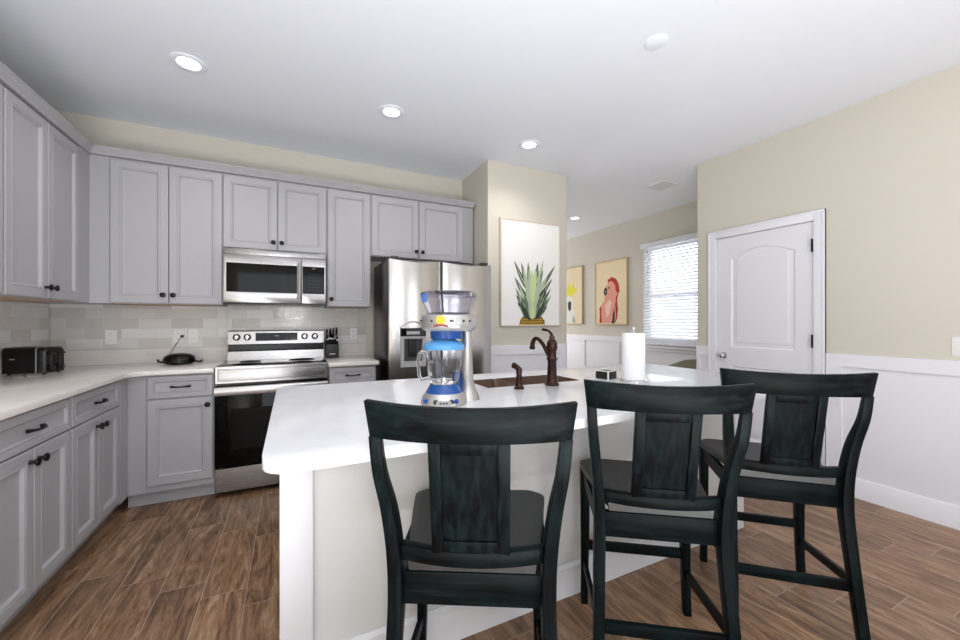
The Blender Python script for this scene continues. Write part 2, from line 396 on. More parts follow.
def inset(poly, d):
    cx = sum(p[0] for p in poly) / len(poly); cz = sum(p[1] for p in poly) / len(poly)
    hw = max(abs(p[0] - cx) for p in poly); hz = max(abs(p[1] - cz) for p in poly)
    return [(cx + (p[0] - cx) * (hw - d) / hw, cz + (p[1] - cz) * (hz - d) / hz) for p in poly]
for o in (o1, o2):
    secs = [(0, 0), (.012, -.009), (.03, -.009), (.052, -.001)]
    lay = [[fd(x, z, d) for x, z in inset(o, i)] for i, d in secs]
    m.loft(lay, cap=False); m.prism(inset(o, .052), -.001, -.03, (), lambda x, y, z: fd(x, y, z))
door = structure(m.build('door_1', 'panel_door_white', ang=25))
for z in (.2, 1.09, 1.82):
    MB().box(XR - .016, XR + .006, DY0 + .0035, DY0 + .016, z - .045, z + .045).tube([(XR - .02, DY0 + .010, z - .05), (XR - .02, DY0 + .010, z + .05)], .007, 8).build('hinge', 'black_iron', door)
MB().lathe([(.0, -.064), (.016, -.062), (.026, -.05), (.026, -.04), (.012, -.03), (.012, -.008), (.03, -.006), (.031, 0)], (dx - .0, DY1 - .065, .93), 24, 'x').build('door_knob', 'chrome', door)
MB().box(XR - .004, XR + .01, DY1 - .006, DY1 + .004, .9, .96).build('strike_plate', 'chrome', door)

# ceiling fixtures
for i, (x, y) in enumerate(DOWN[:4]):
    lab = ['round recessed ceiling light nearest the left cabinets', 'second recessed ceiling light from the left, over the aisle by the stove',
           'round recessed ceiling light just in front of the pantry wall', 'small round recessed ceiling light over the far hallway'][i]
    r = empty('recessed_light', (x, y, ZC), lab, 'ceiling light', 'recessed ceiling lights')
    MB().lathe([(.092, 0), (.094, -.004), (.088, -.008), (.060, -.006), (.058, -.001), (.056, 0)], (x, y, ZC), 40).build('trim_ring', 'ceiling_paint', r)
    MB().lathe([(.0, -.002), (.056, -.002), (.056, -.0005), (0, -.0005)], (x, y, ZC), 36).build('lens', 'lamp_glow', r)
tag(MB().lathe([(0, -.012), (.045, -.012), (.058, -.007), (.06, 0), (0, 0)], (1.797, 1.472, ZC), 40).build('ceiling_cover_plate', 'ceiling_paint'),
    'blank round white cover plate on the ceiling above the island', 'cover plate')
r = empty('ceiling_vent', (3.75, 3.0, ZC), 'square white slatted air vent in the ceiling near the right wall end', 'vent')
m = MB(); m.prism([(3.62, 2.87), (3.88, 2.87), (3.88, 3.13), (3.62, 3.13)], ZC - .008, ZC, [[(3.645, 2.895), (3.855, 2.895), (3.855, 3.105), (3.645, 3.105)]]); m.build('frame', 'white_plastic', r)
m = MB()
for k in range(8): m.loft([[(a, 2.9 + k * .027, ZC - .001), (a, 2.915 + k * .027, ZC - .009), (a, 2.917 + k * .027, ZC - .009), (a, 2.902 + k * .027, ZC - .001)] for a in (3.645, 3.855)])
m.build('louvre', 'grille_dark', r)

# ------------------------------------------------------------------ cabinets
DOORP = [(0, .016), (.003, .019), (.046, .019), (.049, .016), (.053, .0185), (.058, .0185), (.066, .007), (.074, .005), (.08, .005)]
DRAWP = [(0, .016), (.003, .019), (.026, .019), (.029, .016), (.032, .0185), (.036, .0185), (.042, .011), (.047, .0095)]
def fback(x, z, d): return (x, YF - d, z)
class Run:
    """front face mapping: side 'back' faces -Y, 'left' faces +X"""
    def __init__(s, side, face): s.side = side; s.face = face
    def f(s, a, z, d): return (a, s.face - d, z) if s.side == 'back' else (s.face + d, a, z)
    def b(s, m, a0, a1, z0, z1, d0, d1):
        p, q = s.f(a0, z0, d0), s.f(a1, z1, d1)
        return m.box(*sorted((p[0], q[0])), *sorted((p[1], q[1])), *sorted((p[2], q[2])))
    def knob(s, a, z, parent):
        c = s.f(a, z, .019); sg = -1 if s.side == 'back' else 1
        pr = [(0.009, 0), (.0075, .006), (.0065, .014), (.014, .019), (.018, .025), (.0168, .030), (.009, .033), (0, .034)]
        return MB().lathe([(r, sg * h) for r, h in pr], c, 18, 'y' if s.side == 'back' else 'x').build('knob', 'black_iron', parent)
    def pull(s, a, z, parent, L=.1):
        m = MB(); pts = []
        for k in range(11):
            t = k / 10; pts.append(s.f(a - L / 2 + L * t, z, .019 + .008 + .024 * math.sin(math.pi * t) ** .6))
        m.tube(pts, [.0065 - .002 * math.sin(math.pi * k / 10) for k in range(11)], 8)
        for e in (-1, 1):
            s.b(m, a + e * L / 2 - .007, a + e * L / 2 + .007, z - .007, z + .007, .019, .032)
        return m.build('handle', 'black_iron', parent)
    def cabinet(s, name, a0, a1, z0, z1, depth, doors, drawers, label, cat, group, toe=False, mat='cabinet_grey', knobz='low', dz0=None, warm=True):
        c = s.f((a0 + a1) / 2, z0, -depth / 2)
        r = empty(name, c, label, cat, group)
        m = MB(); zb = z0 + (.1 if toe else 0)
        s.b(m, a0, a1, zb, z1, -depth, -.0005)
        if toe: s.b(m, a0, a1, z0, zb, -depth, -.065)
        m.build('body', mat, r)
        if not toe and warm:
            m = MB(); s.b(m, a0 + .004, a1 - .004, z0 - .003, z0 + .0, -depth, -.02); m.build('underside', 'bare_wood', r)
        for (d0, d1, e0, e1, kn) in drawers:
            mm = MB(); mm.rings(d1 - d0, e1 - e0, DRAWP, lambda x, z, d, A=d0, B=e0: s.f(A + x, B + z, d))
            o = mm.build('drawer', mat, r, ang=20); 
            if kn: s.pull((d0 + d1) / 2, (e0 + e1) / 2, o)
        for (d0, d1, e0, e1, kn) in doors:
            mm = MB(); mm.rings(d1 - d0, e1 - e0, DOORP, lambda x, z, d, A=d0, B=e0: s.f(A + x, B + z, d))
            o = mm.build('door', mat, r, ang=20)
            if kn:
                ka = d0 + .027 if kn[0] == 'l' else d1 - .027
                s.knob(ka, (e0 + .06) if kn[1] == 'b' else (e1 - .05), o)
        return r
UB = Run('back', 3.525 + .019); UL = Run('left', -1.243 - .019)
BB = Run('back', 3.245 + .019); BL = Run('left', -.96 - .019)
G1 = 'grey wall cabinets on the stove wall'; G2 = 'grey wall cabinets on the left wall'; G3 = 'grey base cabinets'
zt = 2.388; UD = YB - UB.face - .001
# uppers, back wall
UB.cabinet('wall_cabinet', -1.14, -.478, 1.368, zt, UD, [(-1.133, -.811, 1.372, 2.374, 'rb'), (-.806, -.482, 1.372, 2.374, 'lb')], [],
           'tall grey two-door wall cabinet left of the microwave', 'cabinet', G1)
UB.cabinet('wall_cabinet', -.477, .269, 1.805, zt, UD, [(-.473, -.106, 1.815, 2.374, 'rb'), (-.100, .262, 1.815, 2.374, 'lb')], [],
           'short grey two-door wall cabinet directly above the microwave', 'cabinet', G1, warm=False)
UB.cabinet('wall_cabinet', .270, .636, 1.368, zt, UD, [(.277, .629, 1.372, 2.374, 'lb')], [],
           'narrow single-door grey wall cabinet between microwave and fridge', 'cabinet', G1)
fc = UB.cabinet('wall_cabinet', .637, 1.655, 1.83, zt, UD, [(.646, 1.078, 1.835, 2.374, 'rb'), (1.086, 1.535, 1.835, 2.374, 'lb')], [],
           'short grey two-door wall cabinet above the fridge', 'cabinet', G1, warm=False)
# corner filler
m = MB(); m.box(XL + .001, UL.face + .016, UL_y0 if False else 3.41, YB - .001, 1.368, zt)
m.box(UL.face + .016, -1.141, UB.face, YB - .001, 1.368, zt)
o = m.build('corner_cabinet', 'cabinet_grey'); tag(o, 'plain grey corner wall cabinet where the two upper runs meet', 'cabinet')
# uppers, left wall
LD = UL.face - XL - .001
UL.cabinet('wall_cabinet', 2.669, 3.409, 1.366, zt, LD, [(2.676, 3.038, 1.372, 2.374, 'rb'), (3.046, 3.403, 1.372, 2.374, 'lb')], [],
           'grey two-door wall cabinet on the left wall beside the corner', 'cabinet', G2)
UL.cabinet('wall_cabinet', 1.92, 2.668, 1.366, zt, LD, [(1.927, 2.29, 1.372, 2.374, 'rb'), (2.297, 2.661, 1.372, 2.374, 'lb')], [],
           'grey wall cabinet at the left edge of the picture, only its door edge showing', 'cabinet', G2)
# crown moulding
CP = [(.001, .0008), (.010, .0008), (.013, .005), (.017, .012), (.030, .026), (.038, .038), (.044, .040), (.044, .050), (0, .050)]
def crown_sec(px, py, dirx, diry): return [(px + dirx * d, py + diry * d, zt + z) for d, z in CP]
m = MB()
e = .0003
xa, ya = UL.face + .016, UB.face - .016
secs = [crown_sec(xa, 1.92, 1, 0), crown_sec(xa, ya, 1, -1), crown_sec(1.655, ya, 0, -1)]
m.loft(secs)
m.box(XL + .001, xa, 1.92, YB - .001, zt + .0008, zt + .05); m.box(xa, 1.655, ya, YB - .001, zt + .0008, zt + .05)
tag(m.build('crown_molding', 'cabinet_grey', ang=12), 'grey crown molding running along the tops of all upper cabinets', 'molding')
# base cabinets
BD = BL.face - XL - .001; ztop = .884
BL.cabinet('base_cabinet', 2.549, 3.14, 0, ztop, BD, [(2.556, 2.838, .115, .715, 'rt'), (2.844, 3.131, .115, .715, 'lt')], [(2.556, 3.131, .722, .872, 1)],
           'grey base cabinet on the left run nearest the corner, one drawer over two doors', 'cabinet', G3, toe=True)
BL.cabinet('base_cabinet', 1.94, 2.548, 0, ztop, BD, [(1.947, 2.242, .115, .715, 'rt'), (2.248, 2.541, .115, .715, 'lt')], [(1.947, 2.541, .722, .872, 1)],
           'grey base cabinet at the lower left picture edge, one drawer over two doors', 'cabinet', G3, toe=True)
o = MB().box(XL + .001, BL.face, 3.141, YB - .001, .1, ztop).box(XL + .001, BL.face - .065, 3.141, YB - .001, 0, .1).box(BL.face, BL.face + .019, 3.141, BB.face, .1, ztop).box(BL.face, -.866, BB.face, YB - .001, .1, ztop).box(BL.face, -.866, BB.face + .065, YB - .001, 0, .1).build('corner_cabinet', 'cabinet_grey')
tag(o, 'plain grey corner base cabinet under the counter bend', 'cabinet')
BBD = YB - BB.face - .001
BB.cabinet('base_cabinet', -.865, -.492, 0, ztop, BBD, [(-.858, -.498, .145, .715, 'rt')], [(-.858, -.498, .725, .872, 1)],
           'grey base cabinet with one drawer and one door, left of the stove', 'cabinet', G3, toe=True)
BB.cabinet('base_cabinet', .262, .63, 0, ztop, BBD, [(.268, .622, .145, .715, 'lt')], [(.268, .622, .745, .872, 1)],
           'narrow grey base cabinet between stove and fridge', 'cabinet', G3, toe=True)
# countertops with upstands
YE = 3.215; XE = -.935; XS = -.489; rr = .11
cv = [(XE + rr - rr * math.cos(t), YE - rr + rr * math.sin(t)) for t in [R(15 * k) for k in range(7)]]
poly = [(XL + .001, 1.9), (XE, 1.9)] + cv + [(XS, YE), (XS, YB - .001), (XL + .001, YB - .001)]
r = empty('countertop', (-1.25, 3.4, .885), 'pale quartz countertop bending round the left corner up to the stove', 'countertop')
MB().prism(poly, .885, .915).build('slab', 'quartz_warm', r, bevel=.002)
MB().box(XL + .001, XL + .02, 1.9, YB - .001, .915, 1.026).box(XL + .02, XS, YB - .02, YB - .001, .915, 1.026).build('upstand', 'quartz_warm', r)
r = empty('countertop', (.45, 3.5, .885), 'short pale quartz countertop between stove and fridge', 'countertop')
MB().box(.259, .648, YE, YB - .001, .885, .915).build('slab', 'quartz_warm', r, bevel=.002)
MB().box(.259, .648, YB - .02, YB - .001, .915, 1.026).build('upstand', 'quartz_warm', r)
# tiled splashback
structure(MB().box(XL + .012, -.49, YB - .012, YB - .0005, 1.0265, 1.3675).box(-.489, .259, YB - .0125, YB - .0005, .86, 1.42).box(.26, .648, YB - .012, YB - .0005, 1.0265, 1.3675).build('wall_back_tile', 'subway_tile', smooth=False))
structure(MB().box(XL + .0005, XL + .012, 1.92, YB - .0005, 1.0265, 1.3655).build('wall_left_tile', 'subway_tile', smooth=False))

# outlets
def outlet(f, label, group=None, kind='outlet', gang=1):
    # f(a,z,d) local to the plate centre
    r = empty('wall_outlet' if kind == 'outlet' else 'light_switch', f(0, 0, 0), label, 'outlet' if kind == 'outlet' else 'switch', group)
    w = .036 * gang if gang == 1 else .058
    m = MB(); m.loft([[f(-w, -.058, 0), f(w, -.058, 0), f(w, .058, 0), f(-w, .058, 0)], [f(-w + .003, -.055, .005), f(w - .003, -.055, .005), f(w - .003, .055, .005), f(-w + .003, .055, .005)]])
    m.build('cover_plate', 'white_plastic', r)
    if kind == 'outlet':
        for s in (-1, 1):
            o = MB().loft([[f(-.016, s * .024 - .013, d), f(.016, s * .024 - .013, d), f(.016, s * .024 + .013, d), f(-.016, s * .024 + .013, d)] for d in (.005, .007)]).build('receptacle', 'white_plastic', r)
            m = MB()
            for q in (-.006, .006): m.loft([[f(q - .001, s * .024 - .004, d), f(q + .001, s * .024 - .004, d), f(q + .001, s * .024 + .005, d), f(q - .001, s * .024 + .005, d)] for d in (.007, .0073)])
            m.build('slots', 'slot_dark', o)
    else:
        for s in ((-.024, .024) if gang == 2 else (0,)):
            MB().loft([[f(s - .016, -.033, .005), f(s + .016, -.033, .005), f(s + .016, .033, .005), f(s - .016, .033, .005)], [f(s - .015, -.032, .009), f(s + .015, -.032, .009), f(s + .015, .032, .006), f(s - .015, .032, .006)]]).build('rocker', 'white_plastic', r)
    return r
for x, lab in ((-1.229, 'white outlet on the backsplash beside the toaster'), (-.817, 'white outlet with the black cooker plugged in, on the backsplash'), (-.722, 'white outlet without a plug, left of the stove'), (.53, 'white outlet on the backsplash right of the knife block')):
    outlet(lambda a, z, d, X=x: (X + a, YB - .0125 - d, 1.122 + z), lab, 'backsplash outlets')
outlet(lambda a, z, d: (XR - d, .775 - a, 1.09 + z), 'white wall switch plate above the wainscot at the right picture edge', None, 'switch', 2)

# ------------------------------------------------------------------ stove
r = empty('electric_range', (-.115, 3.5, 0), 'stainless steel electric range with black glass oven door', 'stove')
sx0, sx1 = -.486, .256
MB().box(sx0, sx1, 3.265, YB - .03, .03, .905).build('body', 'dark_steel', r)
for a in (sx0 + .04, sx1 - .04):
    for b in (3.32, 3.78): MB().lathe([(.018, 0), (.018, .03)], (a, b, 0), 12).build('foot', 'black_plastic', r)
MB().box(sx0, sx1, 3.262, 3.72, .905, .917).build('glass_cooktop', 'black_glass', r, bevel=.002)
for (a, b, q) in ((-.3, 3.4, .1), (.08, 3.4, .085), (-.3, 3.62, .075), (.08, 3.62, .1)):
    MB().lathe([(q, .9171), (q, .9175), (q - .003, .9175), (q - .003, .9171)], (a, b, 0), 40).build('burner_ring', 'dark_grey', r)
# front trim above the door
m = MB(); m.rings(sx1 - sx0, .122, [(0, .02), (.004, .024), (.016, .024), (.019, .02), (.022, .02), (.025, .023), (.03, .0235)], lambda x, z, d: (sx0 + x, 3.262 - d, .797 + z)); m.build('front_panel', 'steel', r, ang=20)
MB().box(sx0 + .01, sx1 - .01, 3.25, 3.27, .782, .797).build('vent_gap', 'black_plastic', r)
# oven door
m = MB().prism([(sx0 + .001, .215), (sx1 - .001, .215), (sx1 - .001, .781), (sx0 + .001, .781)], 3.222, 3.262, [], lambda x, z, y: (x, y, z))
d = m.build('oven_door', 'black_glass', r, bevel=.003)
MB().box(sx0 + .1, sx1 - .1, 3.2212, 3.2221, .33, .62).build('window', 'black_glass', d)
m = MB(); m.loft([[(a, 3.2, .718), (a, 3.186, .722), (a, 3.181, .75), (a, 3.186, .778), (a, 3.2, .781), (a, 3.206, .75)] for a in (sx0 + .004, sx1 - .004)])
for a in (sx0 + .03, sx1 - .03): m.box(a - .012, a + .012, 3.195, 3.223, .735, .762)
m.build('handle', 'steel', d)
m = MB(); m.rings(sx1 - sx0 - .002, .17, [(0, .02), (.004, .026), (.02, .028)], lambda x, z, d: (sx0 + .001 + x, 3.248 - d, .035 + z)); m.build('storage_drawer', 'steel', r)
# backguard
bg = MB().loft([[(a, 3.74, .917), (a, 3.825, .917), (a, 3.825, 1.165), (a, 3.782, 1.165), (a, 3.765, 1.155), (a, 3.757, 1.05), (a, 3.775, 1.035), (a, 3.775, 1.0), (a, 3.745, .99)] for a in (sx0 + .012, sx1 + .004)]).build('backguard', 'steel', r)
MB().box(sx0 + .013, sx1 + .003, 3.768, 3.776, .995, 1.046).build('shadow_strip', 'black_plastic', r)
MB().loft([[(a, 3.7665 - .0008, 1.075), (a, 3.766 + .01, 1.075), (a, 3.766 + .01, 1.142), (a, 3.7665 - .0042, 1.142)][::1] if False else [(a, 3.757, 1.075), (a, 3.775, 1.075), (a, 3.775, 1.143), (a, 3.7615, 1.143)] for a in (-.276, .045)]).build('control_display', 'black_glass', r)
MB().box(-.13, -.1, 3.7585, 3.76, 1.113, 1.12).build('clock_digits', 'label_grey', r)
for a in (-.412, -.335, .102, .187):
    k = MB().lathe([(.0, -.03), (.019, -.03), (.022, -.026), (.023, -.004), (.028, -.003), (.028, 0)], (a, 3.762, 1.108), 24, 'y').build('knob', 'black_satin', r)
    MB().lathe([(.0, -.0312), (.014, -.0312), (.017, -.0295), (0, -.0295)], (a, 3.762, 1.108), 20, 'y').box(a - .003, a + .003, 3.729, 3.733, 1.09, 1.126).build('knob_cap', 'chrome', k)

# ------------------------------------------------------------------ microwave
mx0, mx1, my = -.468, .258, 3.46
r = empty('microwave_oven', (-.105, 3.6, 1.385), 'stainless over-the-range microwave with black glass window', 'microwave')
MB().box(mx0, mx1, my + .04, YB - .014, 1.385, 1.80).build('body', 'dark_steel', r)
MB().box(mx0, mx1, my, my + .04, 1.758, 1.80).build('top_strip', 'steel', r, bevel=.003)
w1 = .072
dd = MB().prism([(mx0, 1.387), (w1, 1.387), (w1, 1.757), (mx0, 1.757)], my, my + .039, [[(mx0 + .022, 1.468), (w1 - .034, 1.468), (w1 - .034, 1.69), (mx0 + .022, 1.69)]], lambda x, z, y: (x, y, z)).build('door', 'steel', r, bevel=.002)
MB().box(mx0 + .022, w1 - .034, my + .002, my + .03, 1.468, 1.69).build('window', 'black_glass', dd)
m = MB(); m.loft([[(a, y, z) for a, y in ((w1 - .031, my - .028), (w1 - .003, my - .028), (w1 - .003, my - .04), (w1 - .017, my - .045), (w1 - .031, my - .04))] for z in (1.42, 1.715)])
for z in (1.435, 1.70): m.box(w1 - .028, w1 - .006, my - .03, my, z - .01, z + .01)
m.build('handle', 'steel', dd, bevel=.002)
MB().prism([(w1 + .002, 1.387), (mx1, 1.387), (mx1, 1.757), (w1 + .002, 1.757)], my, my + .039, [[(w1 + .008, 1.468), (mx1 - .014, 1.468), (mx1 - .014, 1.69), (w1 + .008, 1.69)]], lambda x, z, y: (x, y, z)).build('control_frame', 'steel', r, bevel=.002)
cp = MB().box(w1 + .008, mx1 - .014, my + .001, my + .03, 1.468, 1.69).build('control_panel', 'black_glass', r)
m = MB(); pc = (w1 + .012 + mx1 - .014) / 2
m.box(pc - .014, pc + .014, my + .0005, my + .0011, 1.67, 1.68)
for i in range(6):
    for j in range(4): m.box(pc - .038 + j * .022, pc - .03 + j * .022, my + .0005, my + .0011, 1.495 + i * .026, 1.498 + i * .026)
m.build('button_marks', 'dark_grey', cp)
MB().box(mx0 + .02, mx1 - .02, my + .03, my + .3, 1.372, 1.384).build('underside_vent', 'black_plastic', r)

# ------------------------------------------------------------------ fridge
fx0, fx1, fxm, fy, ftop = .702, 1.622, 1.14, 3.075, 1.752
r = empty('refrigerator', (1.14, 3.4, 0), 'stainless side-by-side refrigerator with an ice dispenser', 'refrigerator')
MB().box(fx0, fx1, fy + .065, 3.72, .02, ftop).build('body', 'dark_steel', r, bevel=.003)
MB().box(fx0 + .02, fx1 - .02, fy + .08, fy + .1, .0, .02).box(fx0 + .02, fx1 - .02, 3.6, 3.64, 0, .02).build('base_grille', 'black_plastic', r)
m = MB()
for a in (fx0 + .05, fx1 - .05): m.box(a - .03, a + .03, fy + .03, fy + .12, ftop + .001, ftop + .022)
m.build('hinge_cover', 'dark_grey', r, bevel=.004)
def bowed(x0, x1, z0, z1, n=14):
    secs = []
    for z in (z0, z1):
        q = [(x1, fy + .06, z), (x0, fy + .06, z)]
        for k in range(n + 1):
            t = k / n; q.append((x0 + (x1 - x0) * t, fy + .014 - .03 * math.sin(math.pi * t) ** .7, z - (.022 * math.sin(math.pi * t) if z > 1.5 else 0)))
        secs.append(q)
    return secs
# left door with dispenser niche: build as two stacked bowed slabs around the niche plus strips
nx0, nx1, nz0, nz1 = .785, 1.0, .868, 1.187
def strip(m, x0, x1, z0, z1, X0, X1):
    n = 8; secs = []
    for z in (z0, z1):
        q = [(x1, fy + .06, z), (x0, fy + .06, z)]
        for k in range(n + 1):
            x = x0 + (x1 - x0) * k / n; t = min(1, max(0, (x - X0) / (X1 - X0)))
            q.append((x, fy + .014 - .03 * math.sin(math.pi * t) ** .7, z - (.022 * math.sin(math.pi * t) if z > 1.5 else 0)))
        secs.append(q)
    m.loft(secs)
dl = MB(); A, B = fx0, fxm - .022
strip(dl, A, B, nz1, ftop - .005, A, B); strip(dl, A, B, .06, nz0, A, B); strip(dl, A, nx0, nz0, nz1, A, B); strip(dl, nx1, B, nz0, nz1, A, B)
ld = dl.build('door', 'fridge_steel', r, ang=50)
rd = MB().loft(bowed(fxm + .014, fx1, .06, ftop - .005)).build('door', 'fridge_steel', r, ang=50)
for (a, p) in ((fxm - .022, ld), (fxm + .014, rd)):
    s = -1 if a < fxm else 1
    MB().box(*sorted((a, a - s * .013)), fy + .002, fy + .055, .3, ftop - .006).build('grip_rail', 'chrome' if s < 0 else 'dark_grey', p)
ds = MB().box(nx0 + .001, nx1 - .001, fy + .03, fy + .059, nz0 + .001, nz1 - .001).build('dispenser', 'dark_grey', ld)
MB().box(nx0 + .002, nx1 - .002, fy - .018, fy + .03, 1.12, nz1 - .002).build('dispenser_panel', 'black_glass', ds)
MB().box(nx0 + .05, nx0 + .16, fy - .021, fy - .018, 1.135, 1.16).build('dispenser_display', 'label_grey', ds)
MB().prism([(nx0 + .002, nz0 + .002), (nx1 - .002, nz0 + .002), (nx1 - .002, 1.119), (nx0 + .002, 1.119)], fy - .016, fy + .03, [[(nx0 + .03, nz0 + .045), (nx1 - .03, nz0 + .045), (nx1 - .03, 1.1), (nx0 + .03, 1.1)]], lambda x, z, y: (x, y, z)).build('dispenser_surround', 'label_grey', ds)
MB().box(nx0 + .075, nx1 - .075, fy + .005, fy + .02, .95, 1.09).build('dispenser_paddle', 'black_plastic', ds)
m = MB(); pts = []
for k in range(17):
    t = k / 16; x = nx0 - .005 + (nx1 - nx0 + .01) * t; tt = (x - A) / (B - A)
    pts.append((x, fy + .012 - .03 * math.sin(math.pi * tt) ** .7, nz1 + .002 + .05 * math.sin(math.pi * t)))
m.tube(pts, .006, 8); m.build('dispenser_arch', 'fridge_steel', ld)

# ------------------------------------------------------------------ pantry picture
def flat(poly, f, d0, d1, m): m.prism(poly, d0, d1, (), lambda x, y, z: f(x, y, z))
def picture(name, f, w, h, fr, frm, canvas, label, cat='picture'):
    r = empty(name, f(w / 2, 0, 0), label, cat, None)
    MB().prism([(0, 0), (w, 0), (w, h), (0, h)], .001, .03, [[(fr, fr), (w - fr, fr), (w - fr, h - fr), (fr, h - fr)]], lambda x, y, z: f(x, y, z)).build('frame', frm, r, bevel=.002)
    MB().prism([(fr, fr), (w - fr, fr), (w - fr, h - fr), (fr, h - fr)], .002, .022, (), lambda x, y, z: f(x, y, z)).build('canvas', canvas, r)
    return r
PW, PH = .71, 1.05
def fp(a, z, d): return (1.793 + a, PY - d, 1.193 + z)
r = picture('framed_print', fp, PW, PH, .014, 'frame_pale', 'canvas_white', 'large white framed print of a pineapple crown on the pantry wall')
def leaf(m, b, tip, w, mi, bend, lay):
    m.cur = mi; bx, bz = b; tx, tz = tip; dx, dz = tx - bx, tz - bz; L = math.hypot(dx, dz); nx, nz = -dz / L, dx / L
    Ls, Rs = [], []
    for k in range(7):
        t = k / 6; ww = w * (math.sin(math.pi * (.22 + .78 * t)) ** .8 if t < 1 else 0) * .5; o = bend * math.sin(math.pi * t)
        x, z = bx + dx * t + nx * o, bz + dz * t + nz * o
        Ls.append((x + nx * ww, z + nz * ww)); Rs.append((x - nx * ww, z - nz * ww))
    poly = Ls[:-1] + [tip] + Rs[:-1][::-1]
    m.prism(poly, .022, .0225 + lay * .00006, (), lambda x, y, z: fp(x, y, z))
def px(x, y): return ((x - 48) / 307 * PW, (590 - y) / 535 * PH)
m = MB(); lay = 0
tips = [(115, 262, 0), (150, 268, 0), (185, 262, 1), (235, 262, 0), (265, 248, 2), (327, 272, 1), (312, 340, 0), (305, 392, 1), (308, 425, 2), (118, 345, 0), (122, 398, 1),
        (125, 430, 0), (130, 470, 0), (150, 505, 0), (288, 450, 0), (285, 485, 0), (272, 505, 0), (160, 300, 2), (262, 300, 0), (285, 330, 2), (140, 380, 2), (275, 390, 0), (262, 515, 0), (160, 520, 0),
        (135, 415, 2), (295, 440, 1), (270, 470, 0), (140, 455, 1), (150, 440, 0), (280, 410, 0)]
rnd_ = random.Random(3)
for (tx, ty, mi) in tips:
    by = min(545, max(ty + 130, 430)) + rnd_.uniform(-10, 10)
    leaf(m, px(205 + (tx - 205) * .08, by), px(tx, ty), .040 + rnd_.uniform(0, .012), mi, (.012 if tx < 205 else -.012), lay); lay += 1
    if mi == 0: leaf(m, px(205 + (tx - 205) * .12, by - 4), px(tx * .93 + 14, ty + 12), .014, 2, (.012 if tx < 205 else -.012), lay); lay += 1
for (tx, ty, by, mi) in ((190, 285, 480, 2), (222, 290, 470, 3), (172, 330, 490, 2), (245, 335, 500, 2), (205, 300, 480, 3), (232, 380, 520, 2), (180, 385, 520, 2), (208, 350, 530, 3), (165, 430, 545, 1), (250, 430, 545, 1), (192, 440, 545, 2), (222, 445, 548, 2), (207, 480, 552, 3), (150, 480, 548, 0), (265, 478, 548, 0)):
    leaf(m, px(205 + (tx - 205) * .4, by), px(tx, ty), .05, mi, 0, lay); lay += 1
m.build('printed_leaves', ['leaf_dark', 'leaf_mid', 'leaf_pale', 'leaf_lime'], r, smooth=False)
m = MB(); m.cur = 1
m.prism([px(140, 583), px(272, 583), px(270, 560), px(252, 540), px(205, 534), px(160, 540), px(146, 558)], .022, .0226, (), fp)
m.cur = 0
for i in range(4):
    for j in range(9):
        cx_, cy_ = 150 + j * 14 + (7 if i % 2 else 0), 580 - i * 12
        if i == 3 and (j < 1 or j > 6): continue
        if cx_ > 262: continue
        m.prism([px(cx_ - 6, cy_), px(cx_, cy_ + 4), px(cx_ + 6, cy_), px(cx_, cy_ - 6)], .0224, .023, (), fp)
m.build('printed_fruit', ['pine_gold', 'pine_brown'], r, smooth=False)

# cockatoo pictures on the dining wall
def fc1(a, z, d): return (XF - d, 4.99 - a, 1.185 + z)
r = picture('framed_picture', fc1, .70, 1.04, .018, 'frame_gold', 'canvas_cream', 'picture of a pink cockatoo with red crest, nearest the window')
def q1(x, y): return ((x - 230) / 210 * .70, (542 - y - (x - 335) * .05) / 410 * 1.04)
def shape(m, pts, mi, d, q, f): m.cur = mi; m.prism([q(*p) for p in pts], .022, .0225 + d * .0004, (), lambda x, y, z: f(x, y, z))
def ell(cx, cy, rx, ry, n=14): return [(cx + rx * math.cos(2 * math.pi * k / n), cy + ry * math.sin(2 * math.pi * k / n)) for k in range(n)]
m = MB()
shape(m, [(264, 532), (262, 450), (276, 415), (292, 395), (300, 362), (292, 338), (296, 308), (314, 290), (322, 262), (345, 246), (370, 262), (388, 300), (388, 345), (376, 385), (382, 440), (376, 490), (366, 530)], 0, 0, q1, fc1)
shape(m, [(318, 275), (318, 255), (345, 238), (372, 252), (388, 285), (394, 330), (384, 348), (368, 322), (366, 290), (348, 266), (332, 264)], 1, 1, q1, fc1)
shape(m, [(362, 532), (372, 480), (366, 420), (372, 360), (384, 345), (378, 390), (384, 440), (378, 500)], 1, 2, q1, fc1)
shape(m, [(345, 532), (352, 470), (360, 430), (364, 480), (360, 531)], 2, 3, q1, fc1)
shape(m, [(262, 532), (266, 470), (262, 440), (276, 418), (274, 470), (278, 532)], 1, 3, q1, fc1)
shape(m, [(300, 420), (330, 380), (345, 400), (330, 470), (310, 500)], 3, 2, q1, fc1)
shape(m, [(294, 318), (304, 302), (314, 310), (314, 340), (306, 356), (298, 350), (290, 334)], 2, 4, q1, fc1)
shape(m, ell(303, 330, 4, 9), 4, 5, q1, fc1); shape(m, ell(327, 306, 5, 6), 2, 5, q1, fc1)
m.build('painted_bird', ['bird_pink', 'bird_red', 'bird_dark', 'bird_pale', 'bird_grey'], r, smooth=False)
def fc2(a, z, d): return (XF - d, 6.0 - a, 1.19 + z)
r = picture('framed_picture', fc2, .70, 1.04, .018, 'frame_gold', 'canvas_cream', 'picture of a white cockatoo with yellow crest, partly behind the pantry wall')
def q2(x, y): return (.70 - (155 - x) / 165 * .70, (535 - y) / 360 * 1.04)
m = MB()
shape(m, [(20, 532), (15, 430), (40, 370), (75, 355), (98, 380), (98, 430), (110, 480), (118, 532)], 0, 0, q2, fc2)
shape(m, [(52, 350), (40, 280), (62, 310), (70, 262), (80, 310), (100, 258), (98, 310), (126, 308), (104, 335), (88, 358)], 1, 1, q2, fc2)
